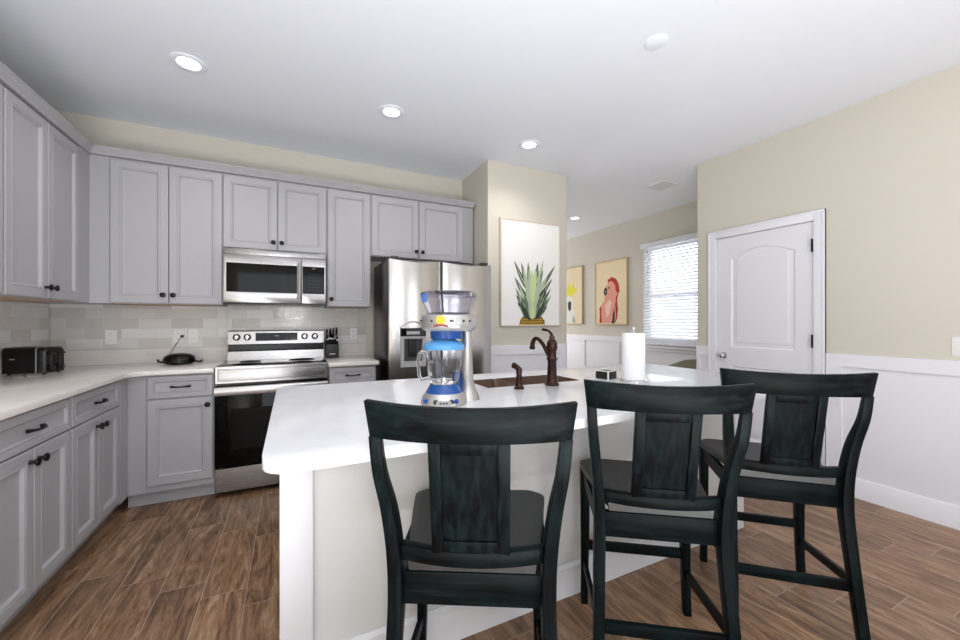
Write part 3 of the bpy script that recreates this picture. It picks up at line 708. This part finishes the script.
shape(m, [(62, 400), (74, 385), (84, 400), (82, 440), (70, 455), (62, 430)], 2, 2, q2, fc2)
shape(m, ell(50, 402, 5, 6), 2, 2, q2, fc2); shape(m, [(92, 520), (96, 475), (106, 500), (112, 528)], 3, 2, q2, fc2)
m.build('painted_bird', ['bird_white', 'bird_yellow', 'bird_dark', 'bird_grey'], r, smooth=False)

# armchair in the dining area, just its sloping arm shows past the island
r = empty('armchair', (4.2, 2.95, 0), 'olive-grey upholstered armchair below the dining window, mostly hidden by the island', 'armchair')
MB().loft([[(a, 2.62, .12), (a, 3.38, .12), (a, 3.40, .60), (a, 3.30, .655), (a, 2.95, .80), (a, 2.62, .84)] for a in (4.06, 4.2)]).build('armrest', 'olive_fabric', r, bevel=.02)
MB().loft([[(a, 2.62, .12), (a, 3.38, .12), (a, 3.40, .58), (a, 3.30, .62), (a, 2.95, .72), (a, 2.62, .78)] for a in (4.44, 4.56)]).build('armrest', 'olive_fabric', r, bevel=.02)
MB().box(4.205, 4.435, 2.62, 3.36, .12, .44).build('seat', 'olive_fabric', r, bevel=.02)
MB().box(4.205, 4.435, 2.5, 2.64, .12, .86).build('backrest', 'olive_fabric', r, bevel=.02)
for a in (4.1, 4.5):
    for b in (2.68, 3.32): MB().lathe([(.018, 0), (.024, .12)], (a, b, 0), 12).build('leg', 'black_satin', r)

# ------------------------------------------------------------------ island
ix0, ix1, iy0, iy1 = -.035, 2.444, 1.38, 2.09
r = empty('kitchen_island', (1.2, 1.74, 0), 'long kitchen island with white frame and pale recessed panel', 'island')
m = MB().box(ix0 + .02, ix1 - .02, iy0 + .02, iy1 - .02, 0, .69)
m.prism([(ix0 + .02, iy0 + .02), (ix1 - .02, iy0 + .02), (ix1 - .02, iy1 - .02), (ix0 + .02, iy1 - .02)], .69, .884, [[(.84, 1.645), (1.46, 1.645), (1.46, 1.955), (.84, 1.955)]])
m.build('recessed_panel', 'island_panel', r)
for (x0, x1) in ((ix0, ix0 + .098), (ix1 - .09, ix1)):
    MB().box(x0, x1, iy0, iy1 - .019, 0, .884).build('corner_post', 'island_white', r, bevel=.002)
MB().loft([[(a, iy0 + .019, 0), (a, iy0, 0), (a, iy0, .13), (a, iy0 + .012, .142), (a, iy0 + .019, .142)] for a in (ix0 + .098, ix1 - .09)]).build('baseboard', 'island_white', r)
IK = Run('back', 0)
# kitchen side doors (facing +Y)
w = (ix1 - ix0) / 6
for k in range(6):
    m = MB(); m.rings(w - .008, .6, DOORP, lambda x, z, d, A=ix0 + w * k + .004: (A + x, iy1 - .019 + d, .115 + z)); o = m.build('door', 'taupe_cabinet', r, ang=20)
    m = MB(); m.rings(w - .008, .145, DRAWP, lambda x, z, d, A=ix0 + w * k + .004: (A + x, iy1 - .019 + d, .725 + z)); m.build('drawer', 'taupe_cabinet', r, ang=20)
# worktop
tx0, tx1, ty0, ty1 = -.065, 2.47, 1.0, 2.14
def rc(cx, cy, q, a0): return [(cx + q * math.cos(R(a0 + 15 * k)), cy + q * math.sin(R(a0 + 15 * k))) for k in range(7)]
outl = rc(tx0 + .07, ty0 + .07, .07, 180) + rc(tx1 - .07, ty0 + .07, .07, 270) + rc(tx1 - .012, ty1 - .012, .012, 0) + rc(tx0 + .012, ty1 - .012, .012, 90)
kx0, kx1, ky0, ky1 = .86, 1.44, 1.665, 1.935
hole = [(kx0, ky0), (kx1, ky0), (kx1, ky1), (kx0, ky1)]
tag(MB().prism(outl, .885, .9155, [hole]).build('island_countertop', 'quartz_white', bevel=.002), 'glossy white quartz worktop with rounded corner on the island', 'countertop')
# sink
r = empty('kitchen_sink', (1.15, 1.8, .7), 'undermount steel double-bowl sink set in the island worktop', 'sink')
def bowl(x0, x1):
    m = MB(); y0, y1 = ky0 + .0015, ky1 - .0015; zt_, zb = .914, .72
    secs = [[(x0, y0, zt_), (x1, y0, zt_), (x1, y1, zt_), (x0, y1, zt_)], [(x0, y0, zb), (x1, y0, zb), (x1, y1, zb), (x0, y1, zb)]]
    m.add(secs[0] + secs[1], [(0, 1, 5, 4), (1, 2, 6, 5), (2, 3, 7, 6), (3, 0, 4, 7), (4, 5, 6, 7)])
    o = m.build('bowl', 'sink_steel', r)
    md = o.modifiers.new('thick', 'SOLIDIFY'); md.thickness = .0015; md.offset = 0
    MB().lathe([(0, .7215), (.035, .7215), (.04, .7235), (.028, .7235), (.026, .722), (0, .722)], ((x0 + x1) / 2, (y0 + y1) / 2, 0), 24).build('drain', 'chrome', o)
bowl(kx0 + .0015, 1.03); bowl(1.045, kx1 - .0015)
MB().box(1.0308, 1.0442, ky0 + .003, ky1 - .003, .86, .908).build('divider', 'chrome', r, bevel=.002)
# faucet
bx, by, bz = 1.192, 1.60, .9155
r = empty('kitchen_faucet', (bx, by, bz), 'oil-rubbed bronze faucet with curved spout on the island', 'faucet')
prof = [(.0, 0), (.031, 0), (.032, .008), (.025, .016), (.0235, .03), (.020, .075), (.0185, .12), (.021, .128), (.0235, .133), (.0235, .139), (.0195, .145), (.018, .17), (.0215, .182), (.0235, .19), (.0235, .198), (.0225, .215), (.018, .228), (.012, .232), (.011, .25), (0, .252)]
MB().lathe([(r_q * 1.18, z) for r_q, z in prof], (bx, by, bz), 28).build('body', 'bronze_dark', r)
def bez(p, n=16):
    out = []
    for i in range(n + 1):
        t = i / n; q = [Vector(a) for a in p]
        while len(q) > 1: q = [q[k].lerp(q[k + 1], t) for k in range(len(q) - 1)]
        out.append(q[0])
    return out
MB().tube(bez([(bx, by + .008, bz + .135), (bx - .004, by + .055, bz + .175), (bx - .008, by + .09, bz + .262), (bx - .012, by + .158, bz + .255), (bx - .014, by + .158, bz + .185)], 18) , [.0135 - .0035 * math.sin(math.pi * k / 18) for k in range(19)], 14).lathe([(.011, 0), (.015, .003), (.016, .016), (.011, .022)], (bx - .014, by + .158, bz + .172), 18).build('spout', 'bronze_dark', r)
MB().tube(bez([(bx, by, bz + .245), (bx, by + .0, bz + .262), (bx - .004, by + .02, bz + .286), (bx - .008, by + .05, bz + .280), (bx - .01, by + .072, bz + .284)], 14), [.0085, .0085, .008, .0075, .007, .0065, .006, .006, .006, .0065, .007, .0075, .008, .0075, .004], 10).build('lever', 'bronze_dark', r)
sx_, sy_ = .986, 1.585
r = empty('side_sprayer', (sx_, sy_, bz), 'short bronze side sprayer left of the faucet', 'sprayer')
MB().lathe([(0, 0), (.025, 0), (.026, .006), (.02, .012), (.0175, .02), (.015, .03), (0, .03)], (sx_, sy_, bz), 22).build('base', 'bronze_dark', r)
MB().lathe([(.016, .03), (.0165, .04), (.0135, .065), (.0155, .09), (.012, .096), (0, .097)], (sx_, sy_, bz), 20).build('wand', 'bronze_dark', r)
MB().tube([(sx_ + .006, sy_ - .004, bz + .088), (sx_ - .002, sy_ + .006, bz + .098), (sx_ - .008, sy_ + .024, bz + .108), (sx_ - .01, sy_ + .034, bz + .11)], [.011, .013, .0135, .015], 16).build('spray_head', 'bronze_dark', r)
# paper towel on its holder
tx, ty = 1.695, 1.535
r = empty('paper_towel_holder', (tx, ty, bz), 'upright paper towel roll on a holder, on the island', 'paper towel')
MB().lathe([(0, 0), (.07, 0), (.07, .004), (.062, .008), (0, .008)], (tx, ty, bz), 36).build('base', 'chrome', r)
MB().lathe([(.005, .008), (.005, .27), (.0045, .271), (.010, .277), (.012, .285), (.008, .293), (0, .295)], (tx, ty, bz), 16).build('rod', 'chrome', r)
MB().lathe([(.02, .009), (.059, .009), (.06, .012), (.06, .256), (.058, .26), (.02, .26), (.02, .009)], (tx, ty, bz), 48).build('roll', 'paper', r)
# small box
x_, y_ = 1.615, 1.66
r = empty('small_box', (x_, y_, bz), 'small black box with white edges beside the paper towel', 'box', rz=R(0))
def rot(p, c, a): return (c[0] + (p[0] - c[0]) * math.cos(a) - (p[1] - c[1]) * math.sin(a), c[1] + (p[0] - c[0]) * math.sin(a) + (p[1] - c[1]) * math.cos(a), p[2])
def rbox(x0, x1, y0, y1, z0, z1, c, a, m=None):
    m = m or MB(); t = MB().box(x0, x1, y0, y1, z0, z1); return m.add([rot(v, c, a) for v in t.v], t.f)
A0 = R(12); C0 = (x_, y_)
rbox(x_ - .042, x_ + .042, y_ - .042, y_ + .042, bz, bz + .042, C0, A0).build('case', 'black_satin', r, bevel=.001)
m = MB()
for sx in (-1, 1):
    for sy in (-1, 1): rbox(x_ + sx * .0425 - .003, x_ + sx * .0425 + .003, y_ + sy * .0425 - .003, y_ + sy * .0425 + .003, bz, bz + .046, C0, A0, m)
for s in (-1, 1):
    rbox(x_ - .045, x_ + .045, y_ + s * .0425 - .003, y_ + s * .0425 + .003, bz + .0425, bz + .047, C0, A0, m); rbox(x_ + s * .0425 - .003, x_ + s * .0425 + .003, y_ - .0395, y_ + .0395, bz + .0425, bz + .047, C0, A0, m)
m.build('edge_trim', 'white_plastic', r)

# ------------------------------------------------------------------ frozen drink maker (local axes: +x right of view, +y away)
r = empty('frozen_drink_maker', (0, 0, 0), 'tall silver and blue frozen drink blender with clear ice hopper, on the island', 'blender')
MB().loft([[((.098 if abs(q) < 1 else .098) * 0 + rx * math.cos(t), ry * math.sin(t), z) for t in [2 * math.pi * k / 32 for k in range(32)] for q in (0,)] for rx, ry, z in ((.092, .082, 0), (.096, .086, .006), (.094, .084, .02), (.086, .078, .04), (.076, .07, .052), (.0, .0, .052))]).build('base', 'silver_plastic', r)
MB().loft([[(rx * math.cos(t), ry * math.sin(t), z) for t in [2 * math.pi * k / 32 for k in range(32)]] for rx, ry, z in ((.076, .07, .052), (.074, .068, .056), (.062, .06, .078), (.056, .056, .09), (0, 0, .09))]).build('blue_collar', 'blue_plastic', r)
bp_ = MB()
MB().box(-.03, .03, -.092, -.08, .012, .028).build('button_strip', 'label_grey', r)
for q, mt in ((-.072, 'blue_plastic'), (-.032, 'black_satin'), (.03, 'black_satin'), (.05, 'blue_plastic')):
    yy = -.084 * math.sqrt(max(0, 1 - (q / .094) ** 2)) - .004
    MB().lathe([(0, -.005), (.008, -.004), (.01, 0), (.01, .01)], (q, yy, .023), 14, 'y').build('button', mt, r)
for k in (-1, 0, 1): MB().box(k * .012 - .004, k * .012 + .004, -.094, -.09, .017, .024).build('button', 'dark_grey', r)
# jar
jar = MB()
out = [(.056, .092), (.061, .1), (.064, .13), (.070, .18), (.079, .235), (.081, .24), (.077, .24), (.066, .18), (.060, .13), (.056, .105), (.0, .1), (0, .092)]
secs = []
for rr_, z in out[::1]:
    q = []
    for k in range(40):
        t = 2 * math.pi * k / 40; w_ = rr_ * (1 + (.03 if rr_ > .01 else 0) * math.cos(t * 8)); q.append((w_ * math.cos(t), w_ * math.sin(t), z))
    secs.append(q)
jar.loft(secs)
jo = jar.build('jar', 'clear_glass', r)
MB().tube([(-.074, -.024, .225), (-.09, -.028, .232), (-.1, -.033, .222), (-.104, -.034, .19), (-.1, -.033, .13), (-.09, -.03, .112), (-.062, -.02, .118)], .0075, 10).build('jar_handle', 'clear_glass', jo)
m = MB()
for k in range(4):
    t = k * math.pi / 2 + .4; m.loft([[(.0, 0, .108), (.004, 0, .112), (0, .004, .108)], [(.028 * math.cos(t), .028 * math.sin(t), .118 + .008 * (k % 2)), (.03 * math.cos(t), .03 * math.sin(t), .119 + .008 * (k % 2)), (.028 * math.cos(t + .2), .028 * math.sin(t + .2), .118 + .008 * (k % 2))]])
m.lathe([(.012, .1), (.01, .116), (0, .117)], (0, 0, 0), 12); m.build('blade', 'chrome', jo)
MB().lathe([(.0, .241), (.083, .241), (.086, .247), (.084, .258), (.076, .27), (.062, .276), (.045, .285), (0, .286)], (0, 0, 0), 36).build('jar_lid', 'pale_blue_plastic', r)
MB().lathe([(.066, .2865), (.068, .32), (0, .32)], (.01, .015, 0), 30).build('ice_chute', 'blue_plastic', r)
# tower
def ov(cx, cy, rx, ry, z, n=24): return [(cx + rx * math.cos(2 * math.pi * k / n), cy + ry * math.sin(2 * math.pi * k / n), z) for k in range(n)]
MB().loft([ov(.105, .085, .052, .05, 0), ov(.105, .085, .05, .048, .012), ov(.102, .082, .036, .038, .05), ov(.1, .08, .029, .034, .09), ov(.1, .075, .024, .034, .2), ov(.098, .07, .024, .034, .325)]).build('tower', 'silver_plastic', r)
MB().loft([ov(.052, .07, .026, .03, .03), ov(.055, .07, .022, .028, .1), ov(.06, .07, .012, .02, .13)]).build('tower_bracket', 'blue_plastic', r)
# shaver head and bowl
hd = MB().lathe([(0, .3205), (.1, .3205), (.112, .328), (.116, .34), (.116, .378), (.11, .39), (.094, .396), (0, .397)], (.02, .01, 0), 44).build('shaver_head', 'silver_plastic', r)
for q in (-.09, -.045, .03, .075, .1):
    y0 = .01 - math.sqrt(max(0, .116 ** 2 - (q - .02) ** 2)); MB().box(q - .008, q + .008, y0 - .001, y0 + .006, .36, .37).build('vent_slot', 'slot_dark', hd)
ex = -.012; ey = .01 - math.sqrt(.116 ** 2 - (ex - .02) ** 2)
em = MB().lathe([(0, -.006), (.019, -.005), (.02, .004)], (ex, ey, .368), 18, 'y').build('emblem', 'yellow', hd)
MB().loft([[(a, ey - .007 + abs(a - ex) * .1, .343 + c_ - (a - ex) ** 2 * 6), (a, ey + .004, .343 + c_ - (a - ex) ** 2 * 6), (a, ey + .004, .352 + c_ - (a - ex) ** 2 * 6), (a, ey - .007 + abs(a - ex) * .1, .352 + c_ - (a - ex) ** 2 * 6)] for a, c_ in [(ex - .028 + .007 * k, 0) for k in range(9)]]).build('emblem_banner', 'red', hd)
MB().lathe([(.09, .3975), (.112, .45), (.116, .468), (.118, .472), (.118, .485), (.11, .49), (.106, .487), (.112, .472), (.11, .468), (.107, .452), (.086, .4015), (0, .4015), (0, .3975)], (.02, .01, 0), 44).build('ice_hopper', 'tinted_clear', r)
MB().lathe([(.113, .4905), (.112, .4935), (.02, .4985), (0, .4985), (0, .4905)], (.02, .01, 0), 40).build('hopper_lid', 'tinted_clear', r)
MB().box(-.088, -.066, -.07, -.055, .445, .48).build('hopper_latch', 'blue_plastic', r, bevel=.003)
r.location = (.541, 1.43, bz); r.rotation_euler = (0, 0, -R(21)); r.scale = (.95, .95, .895)

# ------------------------------------------------------------------ toaster
r = empty('toaster', (0, 0, 0), 'long black toaster with chrome band on the left counter', 'toaster')
tl, td, th = .31, .16, .185
def rr_sec(x, w, h, q=.025, n=5):
    pts = []
    for cx, cz, a in ((w / 2 - q, h - q, 0), (-w / 2 + q, h - q, 90)):
        for k in range(n + 1): pts.append((x, cx + q * math.cos(R(a + 90 * k / n)), cz + q * math.sin(R(a + 90 * k / n))))
    return [(x, w / 2, .012)] + pts + [(x, -w / 2, .012)]
MB().loft([rr_sec(-.165, td - .03, th - .01), rr_sec(-.155, td, th), rr_sec(.08, td, th)]).build('body', 'black_plastic', r)
MB().loft([rr_sec(.081, td + .004, th + .002), rr_sec(.09, td + .004, th + .002)]).build('chrome_band', 'chrome', r)
MB().loft([rr_sec(.091, td, th), rr_sec(.135, td, th - .001), rr_sec(.15, td - .02, th - .012)]).build('end_cap', 'black_plastic', r)
MB().box(-.13, .06, -.045, -.015, th - .004, th + .0008).box(-.13, .06, .015, .045, th - .004, th + .0008).build('slot', 'slot_dark', r)
for s in (-.036, .036):
    MB().box(.1505, .153, s - .006, s + .006, .06, .15).build('lever_track', 'slot_dark', r)
    MB().box(.1505, .178, s - .02, s + .02, .135, .148).build('lever', 'black_satin', r, bevel=.003)
    MB().lathe([(.016, .151), (.017, .165), (.014, .176), (0, .177)], (0, s, .045), 18, 'x').build('dial', 'black_satin', r)
MB().box(-.105, -.065, -td / 2 - .0008, -td / 2 + .002, .105, .11).build('badge', 'label_grey', r)
for a in (-.13, .12):
    for b in (-.055, .055): MB().lathe([(.01, 0), (.012, .0125)], (a, b, 0), 10).build('foot', 'black_satin', r)
r.location = (-1.43, 3.355, .9158); r.rotation_euler = (0, 0, -R(12)); r.scale = (.68, .95, .9)

# ------------------------------------------------------------------ black table-top cooker and cord
r = empty('pie_maker', (0, 0, 0), 'low black domed electric cooker on the counter left of the stove', 'cooker')
MB().loft([ov(0, 0, a, b, z, 36) for a, b, z in ((.085, .07, .004), (.105, .09, .012), (.108, .092, .024), (.106, .09, .028))]).build('base', 'black_plastic', r)
MB().loft([ov(0, 0, a, b, z, 36) for a, b, z in ((.107, .091, .0285), (.108, .092, .045), (.102, .086, .06), (.078, .066, .076), (.04, .035, .084), (.0, .0, .085))]).build('lid', 'black_plastic', r)
MB().tube(bez([(.1, 0, .03), (.13, 0, .012), (.15, 0, .012), (.158, 0, .03)], 10), .008, 10).build('handle', 'black_satin', r)
MB().tube(bez([(-.1, 0, .03), (-.125, 0, .01), (-.14, 0, .02), (-.146, 0, .042)], 10), .008, 10).build('handle', 'black_satin', r)
MB().lathe([(.01, 0), (.01, .0045)], (.06, .04, 0), 10).lathe([(.01, 0), (.01, .0045)], (-.06, .04, 0), 10).lathe([(.01, 0), (.01, .0045)], (0, -.06, 0), 10).build('foot', 'black_satin', r)
cord = MB().tube(bez([(-.14, .03, .02), (-.165, .1, .01), (-.13, .17, .02), (-.12, .2, .09), (-.1, .2, .13), (-.045, .205, .205)], 24), .0022, 8)
cord.lathe([(.012, .198), (.012, .215), (.0, .216)], (-.045, 0, .206), 12, 'y').build('power_cord', 'black_satin', r)
C1 = Vector((-.765, 3.62, .9158)); r.location = C1; r.rotation_euler = (0, 0, -R(4)); r.scale = (.92, 1, 1)


# ------------------------------------------------------------------ knife block
r = empty('knife_block', (0, 0, 0), 'black knife block full of knives beside the stove', 'knife block')
MB().loft([[(a, -.05, 0), (a, .06, 0), (a, .085, .125), (a, .055, .165), (a, -.05, .12)] for a in (-.043, .043)]).build('block', 'black_satin', r, bevel=.004)
MB().box(-.02, .02, -.0512, -.049, .03, .04).build('badge', 'label_grey', r)
k0 = None; rn = random.Random(5)
dirv = Vector((0, -.45, .9)).normalized()
for row, (y, z, n, L) in enumerate(((.045, .165, 4, .095), (-.0, .14, 3, .08), (-.035, .128, 5, .05))):
    for k in range(n):
        x = -.032 + .064 * k / (n - 1) if n > 1 else 0
        p = Vector((x, y, z)); Lk = L * (1 + .18 * rn.uniform(-1, 1)); w_ = .0065
        if k0 is None:
            k0 = empty('kitchen_knife', (0, 0, 0), 'black-handled knife', 'knife')
            MB().loft([[(-w_, -.009, 0), (w_, -.009, 0), (w_, .009, 0), (-w_, .009, 0)], [(-w_, -.011, .04), (w_, -.011, .04), (w_, .011, .04), (-w_, .011, .04)], [(-w_, -.01, .08), (w_, -.01, .08), (w_, .013, .085), (-w_, .013, .085)]]).build('grip', 'black_plastic', k0, bevel=.002)
            MB().loft([[(-w_ - .0003, -.0105, .0852), (w_ + .0003, -.0105, .0852), (w_ + .0003, .0135, .0858), (-w_ - .0003, .0135, .0858)], [(-w_, -.009, .091), (w_, -.009, .091), (w_, .011, .092), (-w_, .011, .092)]]).build('end_cap', 'chrome', k0)
            c = k0
        else: c = copy_tree(k0)
        c['label'] = ['tall black knife handle in the back row of the knife block', 'mid-height black knife handle in the middle row of the knife block', 'short black steak knife handle in the front row of the knife block'][row]
        c['group'] = ['knives in the back row of the block', 'knives in the middle row of the block', 'knives in the front row of the block'][row]
        c['_l'] = (x, y, z); c['_s'] = Lk / .092
KB = Matrix.Translation((.325, 3.70, .9158)) @ Matrix.Diagonal((1.25, 1, 1, 1))
r.location = (.325, 3.70, .9158); r.scale = (1.25, 1, 1)
for o in list(COL.objects):
    if o.name.startswith('kitchen_knife'):
        p = KB @ Vector(o['_l']); s = o['_s']
        o.location = p; o.rotation_euler = (R(24), 0, 0); o.scale = (1.3, 1.2, s)
        del o['_l']; del o['_s']

# ------------------------------------------------------------------ counter stools
def stool():
    r = empty('counter_stool', (0, 0, 0), 'x', 'counter stool')
    def rs(x, y, z, wx, wy): return [(x - wx / 2, y - wy / 2, z), (x + wx / 2, y - wy / 2, z), (x + wx / 2, y + wy / 2, z), (x - wx / 2, y + wy / 2, z)]
    def cr(pts, n=4):
        out = []
        for i in range(len(pts) - 1):
            p0, p1, p2, p3 = (Vector(pts[max(i - 1, 0)]), Vector(pts[i]), Vector(pts[i + 1]), Vector(pts[min(i + 2, len(pts) - 1)]))
            for k in range(n):
                t = k / n; out.append(.5 * ((2 * p1) + (-p0 + p2) * t + (2 * p0 - 5 * p1 + 4 * p2 - p3) * t * t + (-p0 + 3 * p1 - 3 * p2 + p3) * t ** 3))
        out.append(Vector(pts[-1])); return out
    for s in (-1, 1):
        # rear posts: (x, y, z) plus widths packed in 5-vectors
        P = [(.214, -.287, 0, .032, .038), (.206, -.25, .2, .034, .042), (.200, -.212, .4, .036, .048), (.197, -.197, .52, .036, .054), (.200, -.200, .64, .034, .056), (.211, -.218, .76, .032, .050), (.224, -.255, .87, .031, .032), (.231, -.268, .962, .030, .022)]
        secs = [rs(s * p[0], p[1], p[2], p[3], p[4]) for p in cr(P)]
        MB().loft(secs).build('leg', 'stain_z', r, bevel=.003, ang=35)
        P = [(.211, .178, 0, .030, .032), (.209, .186, .12, .031, .034), (.207, .190, .3, .035, .038), (.207, .19, .589, .040, .042)]
        MB().loft([rs(s * p[0], p[1], p[2], p[3], p[4]) for p in cr(P)]).build('leg', 'stain_z', r, bevel=.003, ang=35)
    # seat: saddle with rounded front corners
    W_, seg = 24, 18
    vs, fs = [], []
    def half(y):
        t = (y + .165) / .385
        w = .168 + (.236 - .168) * min(1, max(0, t) ** .75)
        q = .05
        if y > .22 - q: w = w - q + math.sqrt(max(0, q * q - (y - (.22 - q)) ** 2))
        return w
    ys = [-.199 + .419 * (1 - (1 - k / seg) ** 1.6) for k in range(seg + 1)]
    def ztop(u, y): return .624 - .014 * (1 - abs(u) ** 2.2) * (1 - ((y - .01) / .23) ** 2 if abs(y - .01) < .23 else 0)
    for y in ys:
        h = half(y)
        for k in range(W_ + 1): u = -1 + 2 * k / W_; vs.append((u * h, y, ztop(u, y) - (.006 if abs(u) == 1 else 0)))
    nT = len(vs)
    for y in ys:
        h = half(y) - .004
        for k in range(W_ + 1): u = -1 + 2 * k / W_; vs.append((u * h, y, .5905))
    Wn = W_ + 1
    for i in range(seg):
        for k in range(W_):
            a = i * Wn + k; fs.append((a, a + 1, a + Wn + 1, a + Wn)); fs.append((a + nT, a + Wn + nT, a + Wn + 1 + nT, a + 1 + nT))
        a = i * Wn; fs.append((a, a + Wn, a + Wn + nT, a + nT)); a = i * Wn + W_; fs.append((a, a + nT, a + Wn + nT, a + Wn))
    for k in range(W_):
        fs.append((k, k + nT, k + 1 + nT, k + 1)); a = seg * Wn + k; fs.append((a, a + 1, a + 1 + nT, a + nT))
    m = MB(); m.add(vs, fs); m.build('seat', 'stain_seat', r)
    # aprons
    MB().box(-.178, .178, -.198, -.176, .500, .586).build('apron', 'stain_x', r, bevel=.002)
    MB().box(-.188, .188, .176, .198, .53, .589).build('apron', 'stain_x', r, bevel=.002)
    for s in (-1, 1):
        MB().loft([[(s * .190, -.172, .53), (s * .208, -.172, .53), (s * .208, -.172, .589), (s * .190, -.172, .589)], [(s * .198, .17, .53), (s * .216, .17, .53), (s * .216, .17, .589), (s * .198, .17, .589)]]).build('apron', 'stain_y', r)
    # stretchers
    MB().box(-.192, .192, .176, .198, .232, .27).build('stretcher', 'stain_x', r, bevel=.003)
    MB().box(-.186, .186, -.252, -.232, .205, .245).build('stretcher', 'stain_x', r, bevel=.003)
    for s in (-1, 1):
        MB().loft([[(s * .200, -.225, z) , (s * .218 if 0 else s * .214, -.225, z), (s * .214, -.225, z + .034), (s * .200, -.225, z + .034)] if e else [(s * .200, .17, .155), (s * .216, .17, .155), (s * .216, .17, .19), (s * .200, .17, .19)] for e, z in ((1, .215), (0, 0))]).build('stretcher', 'stain_y', r)
    # lower back rail, curved
    def curve(w, y_end, bulge, z0, z1, th, lean=0, n=20, we=None, crown=0):
        secs = []
        for k in range(n + 1):
            u = -1 + 2 * k / n; y = y_end - bulge * (1 - u * u); wt = w; wb = we or w
            secs.append([(u * wb, y + lean, z0), (u * wb, y + th + lean, z0), (u * wt, y + th, z1 + crown * (1 - u * u)), (u * wt, y, z1 + crown * (1 - u * u))])
        return MB().loft(secs)
    curve(.184, -.212, .030, .625, .664, .028).build('lower_back_rail', 'stain_x', r, bevel=.003)
    # crest
    curve(.256, -.284, .048, .957, 1.050, .026, lean=.012, we=.245, crown=-.009).build('crest_rail', 'stain_x', r, bevel=.003)
    # splat: frame with recessed panel, leaning and lightly curved
    def sp(x, z):
        t = (z - .65) / .31; y = -.232 - .0665 * t - .006 * (1 - (x / .1) ** 2)
        return y
    def board(m, x0, x1, z0, z1, d0, d1, n=3):
        secs = []
        for k in range(n + 1):
            x = x0 + (x1 - x0) * k / n
            secs.append([(x, sp(x, z0) + d0, z0), (x, sp(x, z0) + d1, z0), (x, sp(x, z1) + d1, z1), (x, sp(x, z1) + d0, z1)])
        return m.loft(secs)
    pl = board(MB(), -.072, .072, .69, .93, .008, .016).build('splat_panel', 'stain_z', r)
    m = MB(); board(m, -.098, -.068, .655, .962, 0, .022); board(m, .068, .098, .655, .962, 0, .022); board(m, -.068, .068, .925, .962, .001, .021); board(m, -.068, .068, .655, .693, .001, .021)
    m.build('splat_frame', 'stain_z', r, bevel=.002)
    return r
st = stool()
POSE = [(.516, 1.079, -29.1), (1.229, 1.057, -35.7), (1.951, 1.008, -43.0)]
LAB = ['black-green wooden counter stool nearest the camera, in front of the drink blender',
       'black-green wooden counter stool in the middle, in front of the paper towel',
       'black-green wooden counter stool at the far right, before the white closet door']
for i, (x, y, a) in enumerate(POSE):
    c = st if i == 0 else copy_tree(st)
    c.location = (x, y, 0); c.rotation_euler = (0, 0, R(a)); c['label'] = LAB[i]; c['group'] = 'counter stools along the island'
